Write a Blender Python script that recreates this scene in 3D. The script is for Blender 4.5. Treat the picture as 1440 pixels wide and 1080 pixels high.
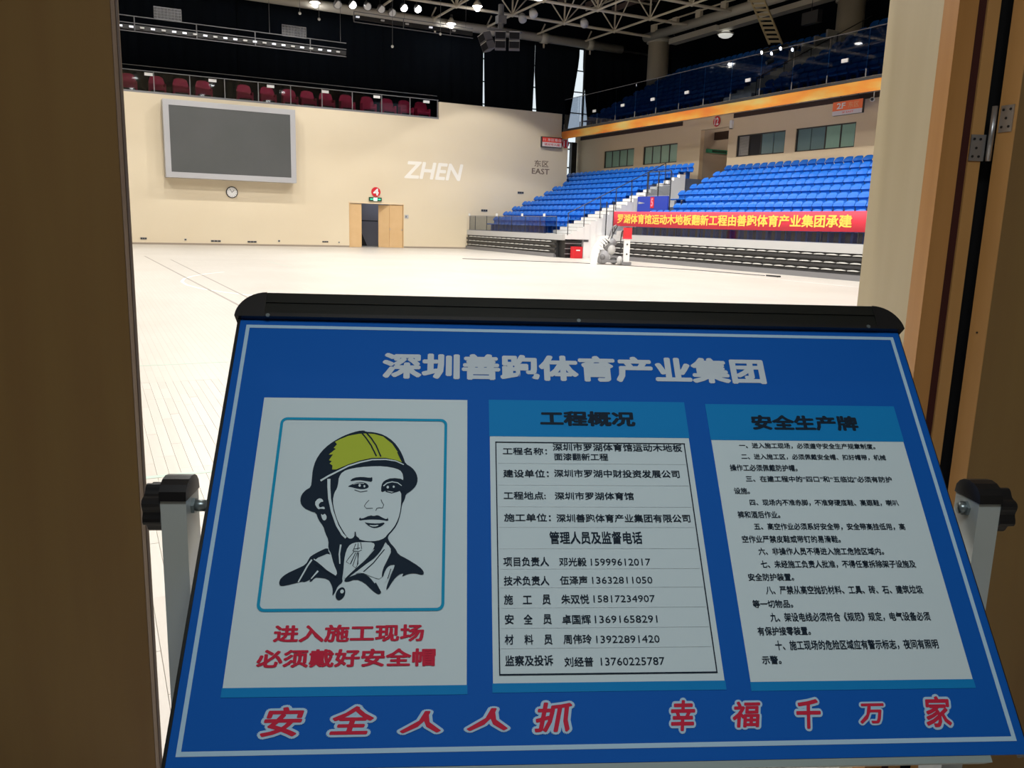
import bpy, math, random
from mathutils import Vector, Matrix
random.seed(7)
for o in list(bpy.data.objects): bpy.data.objects.remove(o)
S = bpy.context.scene
COL = S.collection
# ------------------------------------------------------------------ camera
H = 1.5
RC = ((0.892429, 0.060499, -0.447114), (-0.450277, 0.182362, -0.874068), (0.028656, 0.981368, 0.189986))
cam = bpy.data.cameras.new('camera'); cam.sensor_width = 36; cam.lens = 36*1155/1440; cam.clip_start = .05; cam.clip_end = 300
co = bpy.data.objects.new('camera', cam); COL.objects.link(co)
M = Matrix(RC).to_4x4(); M.translation = (0, 0, H); co.matrix_world = M
S.camera = co
# ------------------------------------------------------------------ world, exposure
W = bpy.data.worlds.new('world'); S.world = W; W.use_nodes = True
W.node_tree.nodes['Background'].inputs[0].default_value = (.75, .85, 1, 1)
W.node_tree.nodes['Background'].inputs[1].default_value = .25
vs = S.view_settings; vs.view_transform = 'Standard'; vs.look = 'None'; vs.gamma = 1; vs.exposure = 0
try: vs.use_curve_mapping = False
except Exception: pass
LAMP_W = 1850          # each high bay lamp of the hall
CORRIDOR_W = 25         # the ceiling lamp of the corridor behind the camera
# ------------------------------------------------------------------ helpers
def new_mat(name, col, rough=.6, metal=0., emit=None, es=1., spec=.5, noise=None, nscale=5., stretch=(1, 1, 1), bump=0., alpha=None, coat=0.):
    m = bpy.data.materials.new(name); m.use_nodes = True
    nt = m.node_tree; b = nt.nodes['Principled BSDF']
    b.inputs['Base Color'].default_value = (*col, 1); b.inputs['Roughness'].default_value = rough
    b.inputs['Metallic'].default_value = metal; b.inputs['Specular IOR Level'].default_value = spec
    if coat: b.inputs['Coat Weight'].default_value = coat
    if emit: b.inputs['Emission Color'].default_value = (*emit, 1); b.inputs['Emission Strength'].default_value = es
    if noise is not None or bump:
        tc = nt.nodes.new('ShaderNodeTexCoord'); mp = nt.nodes.new('ShaderNodeMapping'); mp.inputs['Scale'].default_value = stretch
        nt.links.new(tc.outputs['Object'], mp.inputs[0])
        n = nt.nodes.new('ShaderNodeTexNoise'); n.inputs['Scale'].default_value = nscale; n.inputs['Detail'].default_value = 6
        nt.links.new(mp.outputs[0], n.inputs['Vector'])
        if noise is not None:
            r = nt.nodes.new('ShaderNodeValToRGB'); r.color_ramp.elements[0].position = .3; r.color_ramp.elements[1].position = .7
            r.color_ramp.elements[0].color = (*noise, 1); r.color_ramp.elements[1].color = (*col, 1)
            nt.links.new(n.outputs[0], r.inputs[0]); nt.links.new(r.outputs[0], b.inputs['Base Color'])
        if bump:
            bp = nt.nodes.new('ShaderNodeBump'); bp.inputs['Strength'].default_value = bump; bp.inputs['Distance'].default_value = .01
            nt.links.new(n.outputs[0], bp.inputs['Height']); nt.links.new(bp.outputs[0], b.inputs['Normal'])
    return m
def glass_mat(name, tint=(.8, .85, .9), gl=.08):
    m = bpy.data.materials.new(name); m.use_nodes = True; nt = m.node_tree; nt.nodes.clear()
    o = nt.nodes.new('ShaderNodeOutputMaterial'); t = nt.nodes.new('ShaderNodeBsdfTransparent'); t.inputs[0].default_value = (*tint, 1)
    g = nt.nodes.new('ShaderNodeBsdfGlossy'); g.inputs[1].default_value = .03; mx = nt.nodes.new('ShaderNodeMixShader'); mx.inputs[0].default_value = gl
    nt.links.new(t.outputs[0], mx.inputs[1]); nt.links.new(g.outputs[0], mx.inputs[2]); nt.links.new(mx.outputs[0], o.inputs[0])
    return m
ROOT = {}
def W0(p):
    return ROOT.get(p.name, Vector((0, 0, 0))) if p else Vector((0, 0, 0))
def tag(o, label=None, cat=None, group=None, kind=None):
    if label: o['label'] = label
    if cat: o['category'] = cat
    if group: o['group'] = group
    if kind: o['kind'] = kind
    return o
def thing(name, loc, label=None, cat=None, group=None, kind=None):
    o = bpy.data.objects.new(name, None); COL.objects.link(o); o.location = loc; o.empty_display_size = .1
    ROOT[o.name] = Vector(loc)
    return tag(o, label, cat, group, kind)
class MB:
    def __init__(s): s.v = []; s.f = []
    def add(s, vs, fs):
        k = len(s.v); s.v += [Vector(v) for v in vs]; s.f += [tuple(i+k for i in f) for f in fs]; return s
    def box(s, a, b):
        x0, y0, z0 = a; x1, y1, z1 = b
        if x0 > x1: x0, x1 = x1, x0
        if y0 > y1: y0, y1 = y1, y0
        if z0 > z1: z0, z1 = z1, z0
        return s.add([(x0,y0,z0),(x1,y0,z0),(x1,y1,z0),(x0,y1,z0),(x0,y0,z1),(x1,y0,z1),(x1,y1,z1),(x0,y1,z1)],
                     [(0,3,2,1),(4,5,6,7),(0,1,5,4),(1,2,6,5),(2,3,7,6),(3,0,4,7)])
    def obox(s, c, ax, ay, az, hx, hy, hz):     # oriented box: centre, three unit axes, half sizes
        c = Vector(c); ax = Vector(ax)*hx; ay = Vector(ay)*hy; az = Vector(az)*hz; L = []
        for k in (-1, 1):
            for (i, j) in ((-1,-1),(1,-1),(1,1),(-1,1)): L.append(c+ax*i+ay*j+az*k)
        return s.add(L, [(0,3,2,1),(4,5,6,7),(0,1,5,4),(1,2,6,5),(2,3,7,6),(3,0,4,7)])
    def tube(s, p0, p1, r, n=8, r1=None, cap=True):
        p0 = Vector(p0); p1 = Vector(p1); d = (p1-p0).normalized(); u = d.orthogonal().normalized(); w = d.cross(u)
        r1 = r if r1 is None else r1; L = []
        for p, q in ((p0, r), (p1, r1)):
            for i in range(n):
                a = 2*math.pi*i/n; L.append(p+u*math.cos(a)*q+w*math.sin(a)*q)
        F = [(i, (i+1) % n, (i+1) % n+n, i+n) for i in range(n)]
        if cap: F += [tuple(range(n))[::-1], tuple(range(n, 2*n))]
        return s.add(L, F)
    def path(s, pts, r, n=6):
        for a, b in zip(pts, pts[1:]): s.tube(a, b, r, n)
        return s
    def prism(s, pts, d):                        # polygon of 3D points pushed along vector d
        d = Vector(d); n = len(pts); L = [Vector(p) for p in pts]; L += [p+d for p in L]
        return s.add(L, [tuple(range(n))[::-1], tuple(range(n, 2*n))]+[(i, (i+1) % n, (i+1) % n+n, i+n) for i in range(n)])
    def ball(s, c, r, n=10, m=6):
        c = Vector(c); r = (r, r, r) if isinstance(r, (int, float)) else r
        L = [c+Vector((0,0,r[2]))]
        for j in range(1, m):
            t = math.pi*j/m
            for i in range(n):
                a = 2*math.pi*i/n; L.append(c+Vector((r[0]*math.sin(t)*math.cos(a), r[1]*math.sin(t)*math.sin(a), r[2]*math.cos(t))))
        L.append(c-Vector((0,0,r[2]))); F = [(0, 1+i, 1+(i+1) % n) for i in range(n)]
        for j in range(m-2):
            for i in range(n):
                a = 1+j*n+i; b = 1+j*n+(i+1) % n; F.append((a, a+n, b+n, b))
        k = 1+(m-2)*n; F += [(k+i, len(L)-1, k+(i+1) % n) for i in range(n)]
        return s.add(L, F)
    def mesh(s, name, mat, off=Vector((0,0,0)), smooth=False):
        me = bpy.data.meshes.new(name); me.from_pydata([tuple(v-off) for v in s.v], [], s.f); me.update()
        me.materials.append(mat)
        if smooth: me.polygons.foreach_set('use_smooth', [True]*len(me.polygons))
        return me
    def build(s, name, mat, parent=None, smooth=False, loc=None, **kw):
        base = Vector(loc) if loc is not None else W0(parent)
        me = s.mesh(name, mat, base, smooth)
        o = bpy.data.objects.new(name, me); COL.objects.link(o)
        if parent: o.parent = parent; o.location = base-W0(parent)
        else: o.location = base
        ROOT[o.name] = base
        return tag(o, **kw)
def struct(name, mb, mat, parent=None, smooth=False):
    return mb.build(name, mat, parent, smooth, kind=None if parent else 'structure')
GLYPHS = {}
def glyph(ch, shear=0.):
    if (ch, shear) not in GLYPHS:
        c = bpy.data.curves.new('t', 'FONT'); c.body = ch; c.shear = shear; c.resolution_u = 2
        o = bpy.data.objects.new('t', c); COL.objects.link(o); bpy.context.view_layer.update()
        me = bpy.data.meshes.new_from_object(o.evaluated_get(bpy.context.evaluated_depsgraph_get()))
        GLYPHS[ch, shear] = ([v.co.copy() for v in me.vertices], [tuple(p.vertices) for p in me.polygons])
        bpy.data.objects.remove(o); bpy.data.curves.remove(c); bpy.data.meshes.remove(me)
    return GLYPHS[ch, shear]
def text_mesh(txt, bold=0., shear=0., n=None):
    """lettering thickened by overlapping shifted copies (keeps every stroke clean)"""
    V0, F0 = glyph(txt, shear)
    if not bold: return [v.copy() for v in V0], list(F0)
    n = n or (4 if bold < .03 else 8); V, F = [], []
    for k in range(n+1):
        d = Vector((0, 0, n)) if k == n else Vector((math.cos(2*math.pi*(k+.5)/n)*bold, math.sin(2*math.pi*(k+.5)/n)*bold, k))
        m = len(V); V += [v+d for v in V0]; F += [tuple(i+m for i in f) for f in F0]
    return V, F
def put_text(mb, txt, fn, box, bold=0., shear=0., n=None):
    """fit the lettering into box (x0,y0,x1,y1) of the flat chart fn(x,y)->3D point; y0 top, y1 bottom"""
    V, F = text_mesh(txt, bold, shear, n)
    X = [v.x for v in V]; Y = [v.y for v in V]; a0, a1, b0, b1 = min(X), max(X), min(Y), max(Y)
    x0, y0, x1, y1 = box
    o = fn(x0, y0); nv = (fn(x1, y0)-o).cross(fn(x0, y1)-o).normalized()
    if nv.dot(Vector((0, 0, H))-o) < 0: nv = -nv
    eps = 2.5e-5 if o.length < 4 else 8e-4            # each copy a hair in front of the last
    mb.add([fn(x0+(v.x-a0)/(a1-a0)*(x1-x0), y1+(v.y-b0)/(b1-b0)*(y0-y1))+nv*eps*v.z for v in V], F)
ORD = ['front','first','second','third','fourth','fifth','sixth','seventh','eighth','ninth','tenth','eleventh','twelfth','thirteenth','fourteenth','fifteenth','sixteenth','seventeenth','eighteenth','nineteenth','twentieth']
ORD += ['twenty-'+w for w in ORD[1:10]]+['thirtieth']+['thirty-'+w for w in ORD[1:10]]+['fortieth']
def ordn(n): return ORD[n]
# door frame: u to the right, v away through the doorway
UU = Vector((.92263, -.38567, 0)); VV = Vector((.38567, .92263, 0))
def uv(u, v, z=0.): return UU*u+VV*v+Vector((0, 0, z))
def uvbox(mb, u0, u1, v0, v1, z0, z1):
    return mb.obox(uv((u0+u1)/2, (v0+v1)/2, (z0+z1)/2), UU, VV, (0,0,1), abs(u1-u0)/2, abs(v1-v0)/2, abs(z1-z0)/2)
# ------------------------------------------------------------------ materials
m_wall = new_mat('beige_wall_panel', (.74, .64, .47), .55, noise=(.72, .615, .445), nscale=.35, bump=.0)
m_wall2 = new_mat('tan_window_wall', (.80, .64, .43), .6, noise=(.77, .61, .41), nscale=.4)
m_reveal = new_mat('reveal_maple', (.60, .51, .34), .45, noise=(.55, .46, .29), nscale=3, stretch=(4, 4, .4))
m_frame = new_mat('orange_wood', (.55, .27, .085), .4, noise=(.47, .22, .06), nscale=3, stretch=(6, 6, .3))
m_edge = new_mat('pale_orange_wood', (.60, .33, .12), .4, noise=(.53, .28, .09), nscale=3, stretch=(6, 6, .3))
m_redslit = new_mat('dark_red_seal', (.05, .006, .004), .6)
m_leaf = new_mat('brown_door_veneer', (.27, .165, .055), .45, noise=(.23, .13, .045), nscale=2.2, stretch=(5, 5, .35))
m_black = new_mat('black', (.012, .012, .013), .5)
m_curtain = new_mat('black_curtain', (.006, .009, .014), .95, spec=.1)
m_ceil = new_mat('dark_ceiling', (.018, .015, .014), .9, spec=.1)
m_truss = new_mat('cream_steel', (.60, .54, .44), .5)
m_pipe = new_mat('grey_steel', (.48, .45, .39), .5)
m_seat = new_mat('blue_plastic', (.008, .135, .58), .42, spec=.3)
m_seatU = m_seat
m_seatR = new_mat('red_velvet', (.50, .015, .07), .7)
m_conc = new_mat('grey_concrete', (.52, .52, .52), .8, noise=(.46, .46, .46), nscale=2)
m_tread = new_mat('tier_tread', (.10, .12, .18), .8)
m_fascia = new_mat('grey_fascia', (.50, .50, .50), .6)
m_white = new_mat('white_paint', (.82, .82, .82), .5)
m_chair = new_mat('grey_plastic_lid', (.62, .62, .60), .5)
m_dgrey = new_mat('charcoal_steel', (.035, .035, .037), .5)
m_skirt = new_mat('grey_skirt', (.20, .20, .21), .4)
m_steel = new_mat('brushed_steel', (.45, .45, .46), .35, metal=.8)
m_screenf = new_mat('silver_screen_frame', (.42, .42, .44), .4)
m_screen = new_mat('dark_led_screen', (.075, .078, .080), .5, noise=(.065, .07, .07), nscale=.6)
m_red = new_mat('red_paint', (.65, .02, .03), .4)
m_banner = new_mat('red_banner_cloth', (.66, .03, .06), .7)
m_yellow = new_mat('yellow_print', (.95, .62, .10), .6)
m_teal = new_mat('green_window_glass', (.33, .52, .42), .15, noise=(.29, .47, .37), nscale=6, stretch=(1, 8, .3))
m_teal2 = new_mat('slate_window_glass', (.17, .27, .28), .15)
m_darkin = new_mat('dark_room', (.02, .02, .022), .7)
m_brownstrip = new_mat('dark_brown_strip', (.045, .02, .014), .6)
m_glass = glass_mat('rail_glass', (.80, .83, .87), .09)
m_glassd = glass_mat('balcony_glass', (.72, .76, .80), .07)
m_glassu = glass_mat('upper_rail_glass', (.60, .64, .70), .10)
m_glassl = glass_mat('low_rail_glass', (.70, .72, .74), .05)
m_lamp = new_mat('lamp_glow', (1, 1, 1), .5, emit=(1, .98, .94), es=15)
m_day = new_mat('daylight_window', (.8, .85, .9), .4, emit=(.85, .95, 1), es=.9)
m_dkedge = new_mat('dark_edge_band', (.10, .06, .03), .6)
m_brseal = new_mat('brown_seal', (.035, .018, .010), .7)
m_door = new_mat('tan_door_leaf', (.70, .47, .24), .5, noise=(.66, .43, .21), nscale=2)
m_ribbon = None
# ------------------------------------------------------------------ lamps of the hall (each with housing, lens, light; the bleacher row is added)
def high_bay(x, y, z, label, group='high bay lamps', r=.24, w=LAMP_W, cone=127):
    t = thing('high_bay_lamp', (x, y, z), label, 'lamp', group)
    MB().tube((x, y, z+.1), (x, y, z+.45), r, 14, .08).build('reflector', m_truss, t, True)
    MB().tube((x, y, z+.45), (x, y, z+.62), .09, 8).build('ballast', m_dgrey, t)
    MB().tube((x, y, z+.09), (x, y, z+.11), r*.9, 14).build('lens', m_lamp, t)
    l = bpy.data.lights.new('lamp_light', 'SPOT'); l.energy = w; l.spot_size = math.radians(cone); l.spot_blend = .1
    l.shadow_soft_size = .25; l.color = (1, .97, .92)
    o = bpy.data.objects.new('lamp_light', l); COL.objects.link(o); o.parent = t; o.location = (0, 0, .04)
    return t
LAMPS = [(i, j, x, y) for i, x in enumerate((-2, 4.3, 10.6, 16.9)) for j, y in enumerate((4, 11, 18, 25, 32, 38.5))]
for i, j, x, y in LAMPS: high_bay(x, y, 13.0, f'high bay lamp over the court, {ordn(j+1)} from the doorway in the {ordn(i+1)} line from left', 'lamps over the court', w=LAMP_W, cone=(127, 148, 143, 127)[i])
for j, y in enumerate((16, 21, 26, 31, 36, 40.5)): high_bay(21.6, y, 13.0, f'added high bay lamp brightening the bleacher fronts, {ordn(j+1)} from the doorway', 'added lamps over the bleachers', w=1750, cone=104)  # extra row added to brighten the front seats, no known fixtures there
high_bay(20.1, 44.9, 13.35, 'bright round lamp just right of the beam crossing, upper centre', None, .3, 15)
high_bay(20.1, 48.7, 13.15, 'bright round lamp below the long grey beam, left of the speakers', None, .3, 15)
high_bay(11.9, 48.6, 13.2, 'bright round lamp at the left end of the long grey beam', None, .3, 15)
for x, y, z in ((20.1, 44.9, 13.35), (20.1, 48.7, 13.15), (11.9, 48.6, 13.2)):
    r = [o for o in COL.objects if o.name.startswith('high_bay_lamp') and (o.location-Vector((x, y, z))).length < .01][0]
    MB().ball((x, y, z+.0), .17, 12, 8).build('bulb', m_lamp, r, True)
    if y > 48: MB().tube((x, y, z+.6), (x, 49.2, 13.4), .03, 6).build('bracket', m_dgrey, r)
# the corridor's own ceiling lamp, behind the camera
t = thing('ceiling_light', tuple(uv(.1, .1, 2.93)), 'flat white ceiling panel light of the corridor', 'ceiling light')
uvbox(MB(), -.5, .7, -.2, .4, 2.95, 2.99).build('frame', m_white, t)
l = bpy.data.lights.new('panel_light', 'AREA'); l.shape = 'RECTANGLE'; l.size = 1.1; l.size_y = .5; l.energy = CORRIDOR_W; l.color = (.93, .98, 1)
o = bpy.data.objects.new('panel_light', l); COL.objects.link(o); o.parent = t; o.location = (0, 0, -.01); o.rotation_euler = (0, 0, -.396)
# ------------------------------------------------------------------ floor, with the planks that can be told apart
def floor_mat():
    m = bpy.data.materials.new('pale_sprung_floor'); m.use_nodes = True; nt = m.node_tree; b = nt.nodes['Principled BSDF']
    tc = nt.nodes.new('ShaderNodeTexCoord'); mp = nt.nodes.new('ShaderNodeMapping'); mp.inputs['Rotation'].default_value = (0, 0, math.pi/2)
    nt.links.new(tc.outputs['Object'], mp.inputs[0])
    br = nt.nodes.new('ShaderNodeTexBrick'); br.inputs['Color1'].default_value = (.60, .565, .515, 1); br.inputs['Color2'].default_value = (.58, .545, .495, 1)
    br.inputs['Mortar'].default_value = (.42, .38, .33, 1); br.inputs['Scale'].default_value = 1; br.inputs['Mortar Size'].default_value = .0015
    br.inputs['Brick Width'].default_value = .75; br.inputs['Row Height'].default_value = .066
    nt.links.new(mp.outputs[0], br.inputs['Vector'])
    n = nt.nodes.new('ShaderNodeTexNoise'); n.inputs['Scale'].default_value = .35; n.inputs['Detail'].default_value = 8
    nt.links.new(tc.outputs['Object'], n.inputs['Vector'])
    mx = nt.nodes.new('ShaderNodeMix'); mx.data_type = 'RGBA'; mx.blend_type = 'MULTIPLY'; mx.inputs[0].default_value = 1
    r = nt.nodes.new('ShaderNodeValToRGB'); r.color_ramp.elements[0].position = .35; r.color_ramp.elements[0].color = (.93, .92, .91, 1); r.color_ramp.elements[1].position = .6
    nt.links.new(n.outputs[0], r.inputs[0]); nt.links.new(br.outputs[0], mx.inputs[6]); nt.links.new(r.outputs[0], mx.inputs[7]); nt.links.new(mx.outputs[2], b.inputs['Base Color'])
    b.inputs['Roughness'].default_value = .38; b.inputs['Specular IOR Level'].default_value = .35
    return m
m_floor = floor_mat()
PX0, PX1, PY0, PY1 = -.33, 1.32, 1.7, 8.0
mb = MB()
X = [-14, PX0, PX1, 42]; Y = [-16, PY0, PY1, 56]
for i in range(3):
    for j in range(3):
        if i == 1 and j == 1: mb.box((X[i], Y[j], -.2), (X[i+1], Y[j+1], -.022))
        else: mb.box((X[i], Y[j], -.2), (X[i+1], Y[j+1], 0))
floor = struct('floor', mb, m_floor)
pm = [new_mat('plank_wood', c, .4, noise=tuple(k*.95 for k in c), nscale=4, stretch=(8, .6, 1)) for c in ((.61,.57,.52), (.585,.55,.50), (.60,.57,.525), (.575,.535,.485))]
pmesh = {}
wid = .066
for i in range(25):
    y = PY0-random.choice((0, .15, .3, .45, .6)); x = PX0+i*wid
    while y < PY1-.01:
        L = random.choice((.45, .6, .75, .9, .9)); y1 = min(y+L, PY1); y0 = max(y, PY0)
        if PY1-y1 < .2: y1 = PY1
        if y1-y0 > .02:
            w2 = wid-.0012; L2 = y1-y0-.0012; k = (round(L2, 2), random.randrange(4))
            if k not in pmesh:
                c = .0008; q = MB(); z0 = -.021
                q.add([(0,0,z0),(w2,0,z0),(w2,L2,z0),(0,L2,z0),(0,0,-c),(w2,0,-c),(w2,L2,-c),(0,L2,-c),(c,c,0),(w2-c,c,0),(w2-c,L2-c,0),(c,L2-c,0)],
                      [(0,1,5,4),(1,2,6,5),(2,3,7,6),(3,0,4,7),(4,5,9,8),(5,6,10,9),(6,7,11,10),(7,4,8,11),(8,9,10,11)])
                pmesh[k] = q.mesh('plank', pm[k[1]])
            o = bpy.data.objects.new('plank', pmesh[k]); COL.objects.link(o); o.parent = floor
            o.location = (x+.0009, y0+.0009, random.choice((0, -.0004, .0002, -.0008)))
        y = y1
m_line = new_mat('faint_green_line', (.46, .60, .52), .5); m_scuff = new_mat('dark_tape', (.33, .29, .26), .6); m_wline = new_mat('white_line', (.93, .93, .93), .4)
def fline(x0, y0, x1, y1, w, mat):
    d = Vector((x1-x0, y1-y0, 0)).normalized(); n = Vector((-d.y, d.x, 0))*w/2; a = Vector((x0, y0, .0006)); b = Vector((x1, y1, .0006))
    MB().prism([a-n, b-n, b+n, a+n], (0, 0, .001)).build('court_line', mat, floor)
fline(-6, 5.02, 12, 5.02, .05, m_line); fline(-3, 8.95, 9, 8.95, .03, m_line); fline(-2, 4.22, .2, 4.22, .02, m_line)
fline(1.72, 33.2, 2.22, 14.7, .05, m_scuff); fline(2.41, 30.7, 2.6, 16, .04, m_scuff); fline(5.5, 30, 5.7, 20, .03, m_line); fline(10, 33, 10.4, 20, .03, m_line)
pts = [(8+6.2*math.cos(a), 20+6.2*math.sin(a)) for a in [math.pi*(.78+.05*k) for k in range(18)]]
for a, b in zip(pts, pts[1:]): fline(*a, *b, .06, m_wline)
fline(20.0, 10, 20.0, 33, .05, m_wline)
# ------------------------------------------------------------------ shell
D = 46.4
mb = MB()
# far wall with the doorway 13.14..16.29 high 2.46
mb.box((-12, D, 0), (13.14, D+.3, 7.41)).box((16.29, D, 0), (18.46, D+.3, 7.41)).box((13.14, D, 2.46), (16.29, D+.3, 7.41))
mb.box((18.46, D, 0), (26.7, D+.3, 8.37)).box((26.7, D, 0), (27.2, D+.3, 6.95))
wall_back = struct('wall_back', mb, m_wall)
struct('trim_1', MB().box((-12, D-.02, 0), (13.1, D, .09)).box((16.33, D-.02, 0), (20.4, D, .09)), new_mat('brown_skirting', (.33, .27, .21), .6))
struct('wall_left', MB().box((-12.3, -14, 0), (-12, 56, 17)), new_mat('dim_side_wall', (.28, .24, .19), .7))
struct('wall_balcony', MB().box((-12, 51.6, 0), (42, 51.9, 17)), m_curtain)
struct('wall_outer', MB().box((38, -14, 0), (38.3, 52, 17)), m_curtain)
struct('ceiling', MB().box((-12.3, -16, 16.8), (42, 56, 17)), m_ceil)
# near wall with the doorway the photograph is taken through
mb = MB()
uvbox(mb, 1.15, 34, 1.96, 2.22, 0, 17); uvbox(mb, -16, -1.78, 1.96, 2.22, 0, 17); uvbox(mb, -1.78, 1.15, 1.96, 2.22, 2.5, 17)
struct('wall_front', mb, m_reveal)
mb = MB(); uvbox(mb, -2.9, -2.6, -4, 1.96, 0, 3.1); uvbox(mb, 2.8, 3.1, -4, 1.96, 0, 3.1); uvbox(mb, -2.9, 3.1, -4.3, -4, 0, 3.1); uvbox(mb, -2.9, 3.1, -4.3, 1.96, 3.0, 3.1)
struct('wall_corridor', mb, new_mat('corridor_wall', (.42, .36, .28), .7))
# balcony slab behind the far wall
struct('balcony_slab', MB().box((-12, D+.3, 7.2), (18.46, 51.6, 7.45)), m_conc)
# ------------------------------------------------------------------ right jamb, frame and open door leaf
t = thing('door_1', tuple(uv(1.2, 1.93, 0)), kind='structure')
q = MB(); uvbox(q, 1.13, 1.176, 1.90, 1.962, 0, 2.5); q.build('door_frame', m_frame, t)
q = MB(); uvbox(q, 1.176, 1.198, 1.906, 1.96, 0, 2.5); q.build('seal_or_shade_strip', m_redslit, t)
q = MB(); uvbox(q, 1.198, 1.228, 1.90, 1.96, 0, 2.5); q.build('door_frame', m_edge, t)
q = MB(); uvbox(q, 1.13, 1.15, 1.962, 2.218, 0, 2.5); q.build('jamb_lining', m_reveal, t)
q = MB(); uvbox(q, -1.78, 1.228, 1.90, 1.96, 2.5, 2.56); q.build('door_head', m_frame, t)
q = MB(); uvbox(q, 1.228, 1.30, 1.945, 1.959, 0, 2.5); q.build('seal_or_shade_strip', m_black, t)  # black strip paints in the shade of the gap beside the frame
lf = thing('door_2', tuple(uv(1.248, 1.9, 0)), kind='structure')
a = math.radians(13); du = UU*math.cos(a)-VV*math.sin(a); dv = VV*math.cos(a)+UU*math.sin(a)
c0 = uv(1.249, 1.885)          # back corner of hinge edge
q = MB(); q.prism([c0+du*.0+dv*.0, c0+du*.022-dv*.040, c0+du*.93-dv*.040, c0+du*.93], (0, 0, 2.45)); q.v = [v+Vector((0,0,.01)) for v in q.v]
q.build('door_leaf', m_leaf, lf)
e0 = c0+Vector((0,0,.01)); nrm = (du*.022-dv*.040).normalized(); side = nrm.cross(Vector((0,0,1)))
if side.dot(UU) > 0: side = -side
q = MB(); q.prism([c0+side*.002, c0+du*.022-dv*.040+side*.002, c0+du*.0225-dv*.041, c0+du*.0005], (0, 0, 2.45)); q.v = [v+Vector((0,0,.01)) for v in q.v]
q.build('edge_band', m_edge, lf)
for zz in (1.28, .62):       # small screws of the leaf's edge
    p = c0+du*.011-dv*.02+side*.003+Vector((0, 0, zz)); MB().tube(p, p+side*.002, .0022, 8).build('screw', m_black, lf)
# steel flag hinge
hz = 1.5+.126*1.9
h = thing('door_hinge', tuple(uv(1.228, 1.895, hz)), 'bright steel flag hinge joining the door frame and open leaf', 'hinge')
q = MB(); uvbox(q, 1.197, 1.232, 1.896, 1.899, hz-.062, hz-.003); q.build('hinge_leaf', m_steel, h)
q = MB(); p = c0+Vector((0, 0, hz+.030)); n2 = nrm
q.obox(p+nrm*.0235+side*.0035, nrm, side, (0,0,1), .0165, .0013, .0295); q.build('hinge_leaf', m_steel, h)
q = MB(); q.tube(uv(1.2385, 1.888, hz-.062), uv(1.2385, 1.888, hz+.060), .0062, 12); q.build('hinge_pin', m_steel, h, True)
for (u, z) in ((1.204,-.013),(1.219,-.013),(1.211,-.033),(1.204,-.052),(1.219,-.052)):
    q = MB(); q.tube(uv(u, 1.897, hz+z), uv(u, 1.8945, hz+z), .0030, 8); q.build('screw', m_black, h)
for (s_, z) in ((.013,.05),(.031,.05),(.022,.031),(.013,.012),(.031,.012)):
    b = c0+nrm*(s_+.001)+Vector((0,0,hz+z)); q = MB(); q.tube(b+side*.003, b+side*.0062, .0030, 8); q.build('screw', m_black, h)
# closed left leaf
lf = thing('door_3', tuple(uv(-1.2, 1.92, 0)), kind='structure')
q = MB(); uvbox(q, -1.78, -.7235, 1.90, 1.945, .01, 2.48); q.build('door_leaf', m_leaf, lf)
q = MB(); uvbox(q, -.7233, -.7222, 1.9005, 1.945, .01, 2.48); q.build('edge_band', m_dkedge, lf)
q = MB(); uvbox(q, -.7226, -.7212, 1.925, 1.937, .01, 2.48); q.build('seal_or_shade_strip', m_brseal, lf)
# ------------------------------------------------------------------ door 4 in the far wall
t = thing('door_4', (14.7, D, 0), kind='structure')
MB().box((13.08, D-.03, 2.46), (16.35, D+.1, 2.53)).build('door_head', m_wall2, t)
MB().box((13.10, D-.02, 0), (13.14, D+.1, 2.46)).build('frame_post', m_door, t); MB().box((16.29, D-.02, 0), (16.33, D+.1, 2.46)).build('frame_post', m_door, t)
MB().box((13.14, D+.03, .01), (13.83, D+.08, 2.44)).build('door_leaf', m_door, t)
MB().box((15.49, D+.03, .01), (16.29, D+.08, 2.44)).build('door_leaf', m_door, t)
MB().prism([(15.49, D+.05, .01), (14.96, D+.42, .01), (14.93, D+.38, .01), (15.46, D+.01, .01)], (0, 0, 2.4)).build('door_leaf', m_door, t)
MB().box((15.50, D+.01, 1.0), (15.53, D+.03, 1.12)).build('door_handle', m_steel, t); MB().box((16.2, D+.0, 1.0), (16.26, D+.03, 1.06)).build('door_handle', m_steel, t)
struct('wall_doorway', MB().box((12.6, D+.3, 0), (12.7, D+3.4, 3)).box((17, D+.3, 0), (17.1, D+3.4, 3)).box((12.6, D+3.3, 0), (17.1, D+3.4, 3)).box((12.6, D+.3, 2.9), (17.1, D+3.4, 3)), new_mat('stairwell_grey', (.30, .30, .34), .7))
t = thing('ceiling_light', (15.8, D+2, 2.85), 'small added ceiling light brightening the stairwell behind the far doorway', 'ceiling light'); MB().tube((15.8, D+2, 2.84), (15.8, D+2, 2.9), .15, 12).build('cover', m_white, t)  # unseen lamp added to lift the dark stairwell
l = bpy.data.lights.new('stairwell_fill', 'POINT'); l.energy = 18; l.shadow_soft_size = .1; l.color = (.8, .85, 1); o = bpy.data.objects.new('stairwell_fill', l); COL.objects.link(o); o.parent = t; o.location = (0, 0, -.15)
t = thing('stair_rail', (14.2, D+2.6, 0), 'dark stair rail sloping down inside the open doorway', 'railing')
MB().tube((13.9, D+2.6, 1.95), (14.75, D+2.6, .1), .04, 8).tube((14.1, D+2.6, 1.5), (15.6, D+2.6, 1.5), .03, 8).build('handrail', m_black, t)
MB().prism([(13.95, D+2.5, 1.9), (14.2, D+2.5, 1.6), (14.9, D+2.5, 0.02), (14.5, D+2.5, .02)], (0, .06, 0)).build('stringer', m_black, t)
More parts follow.
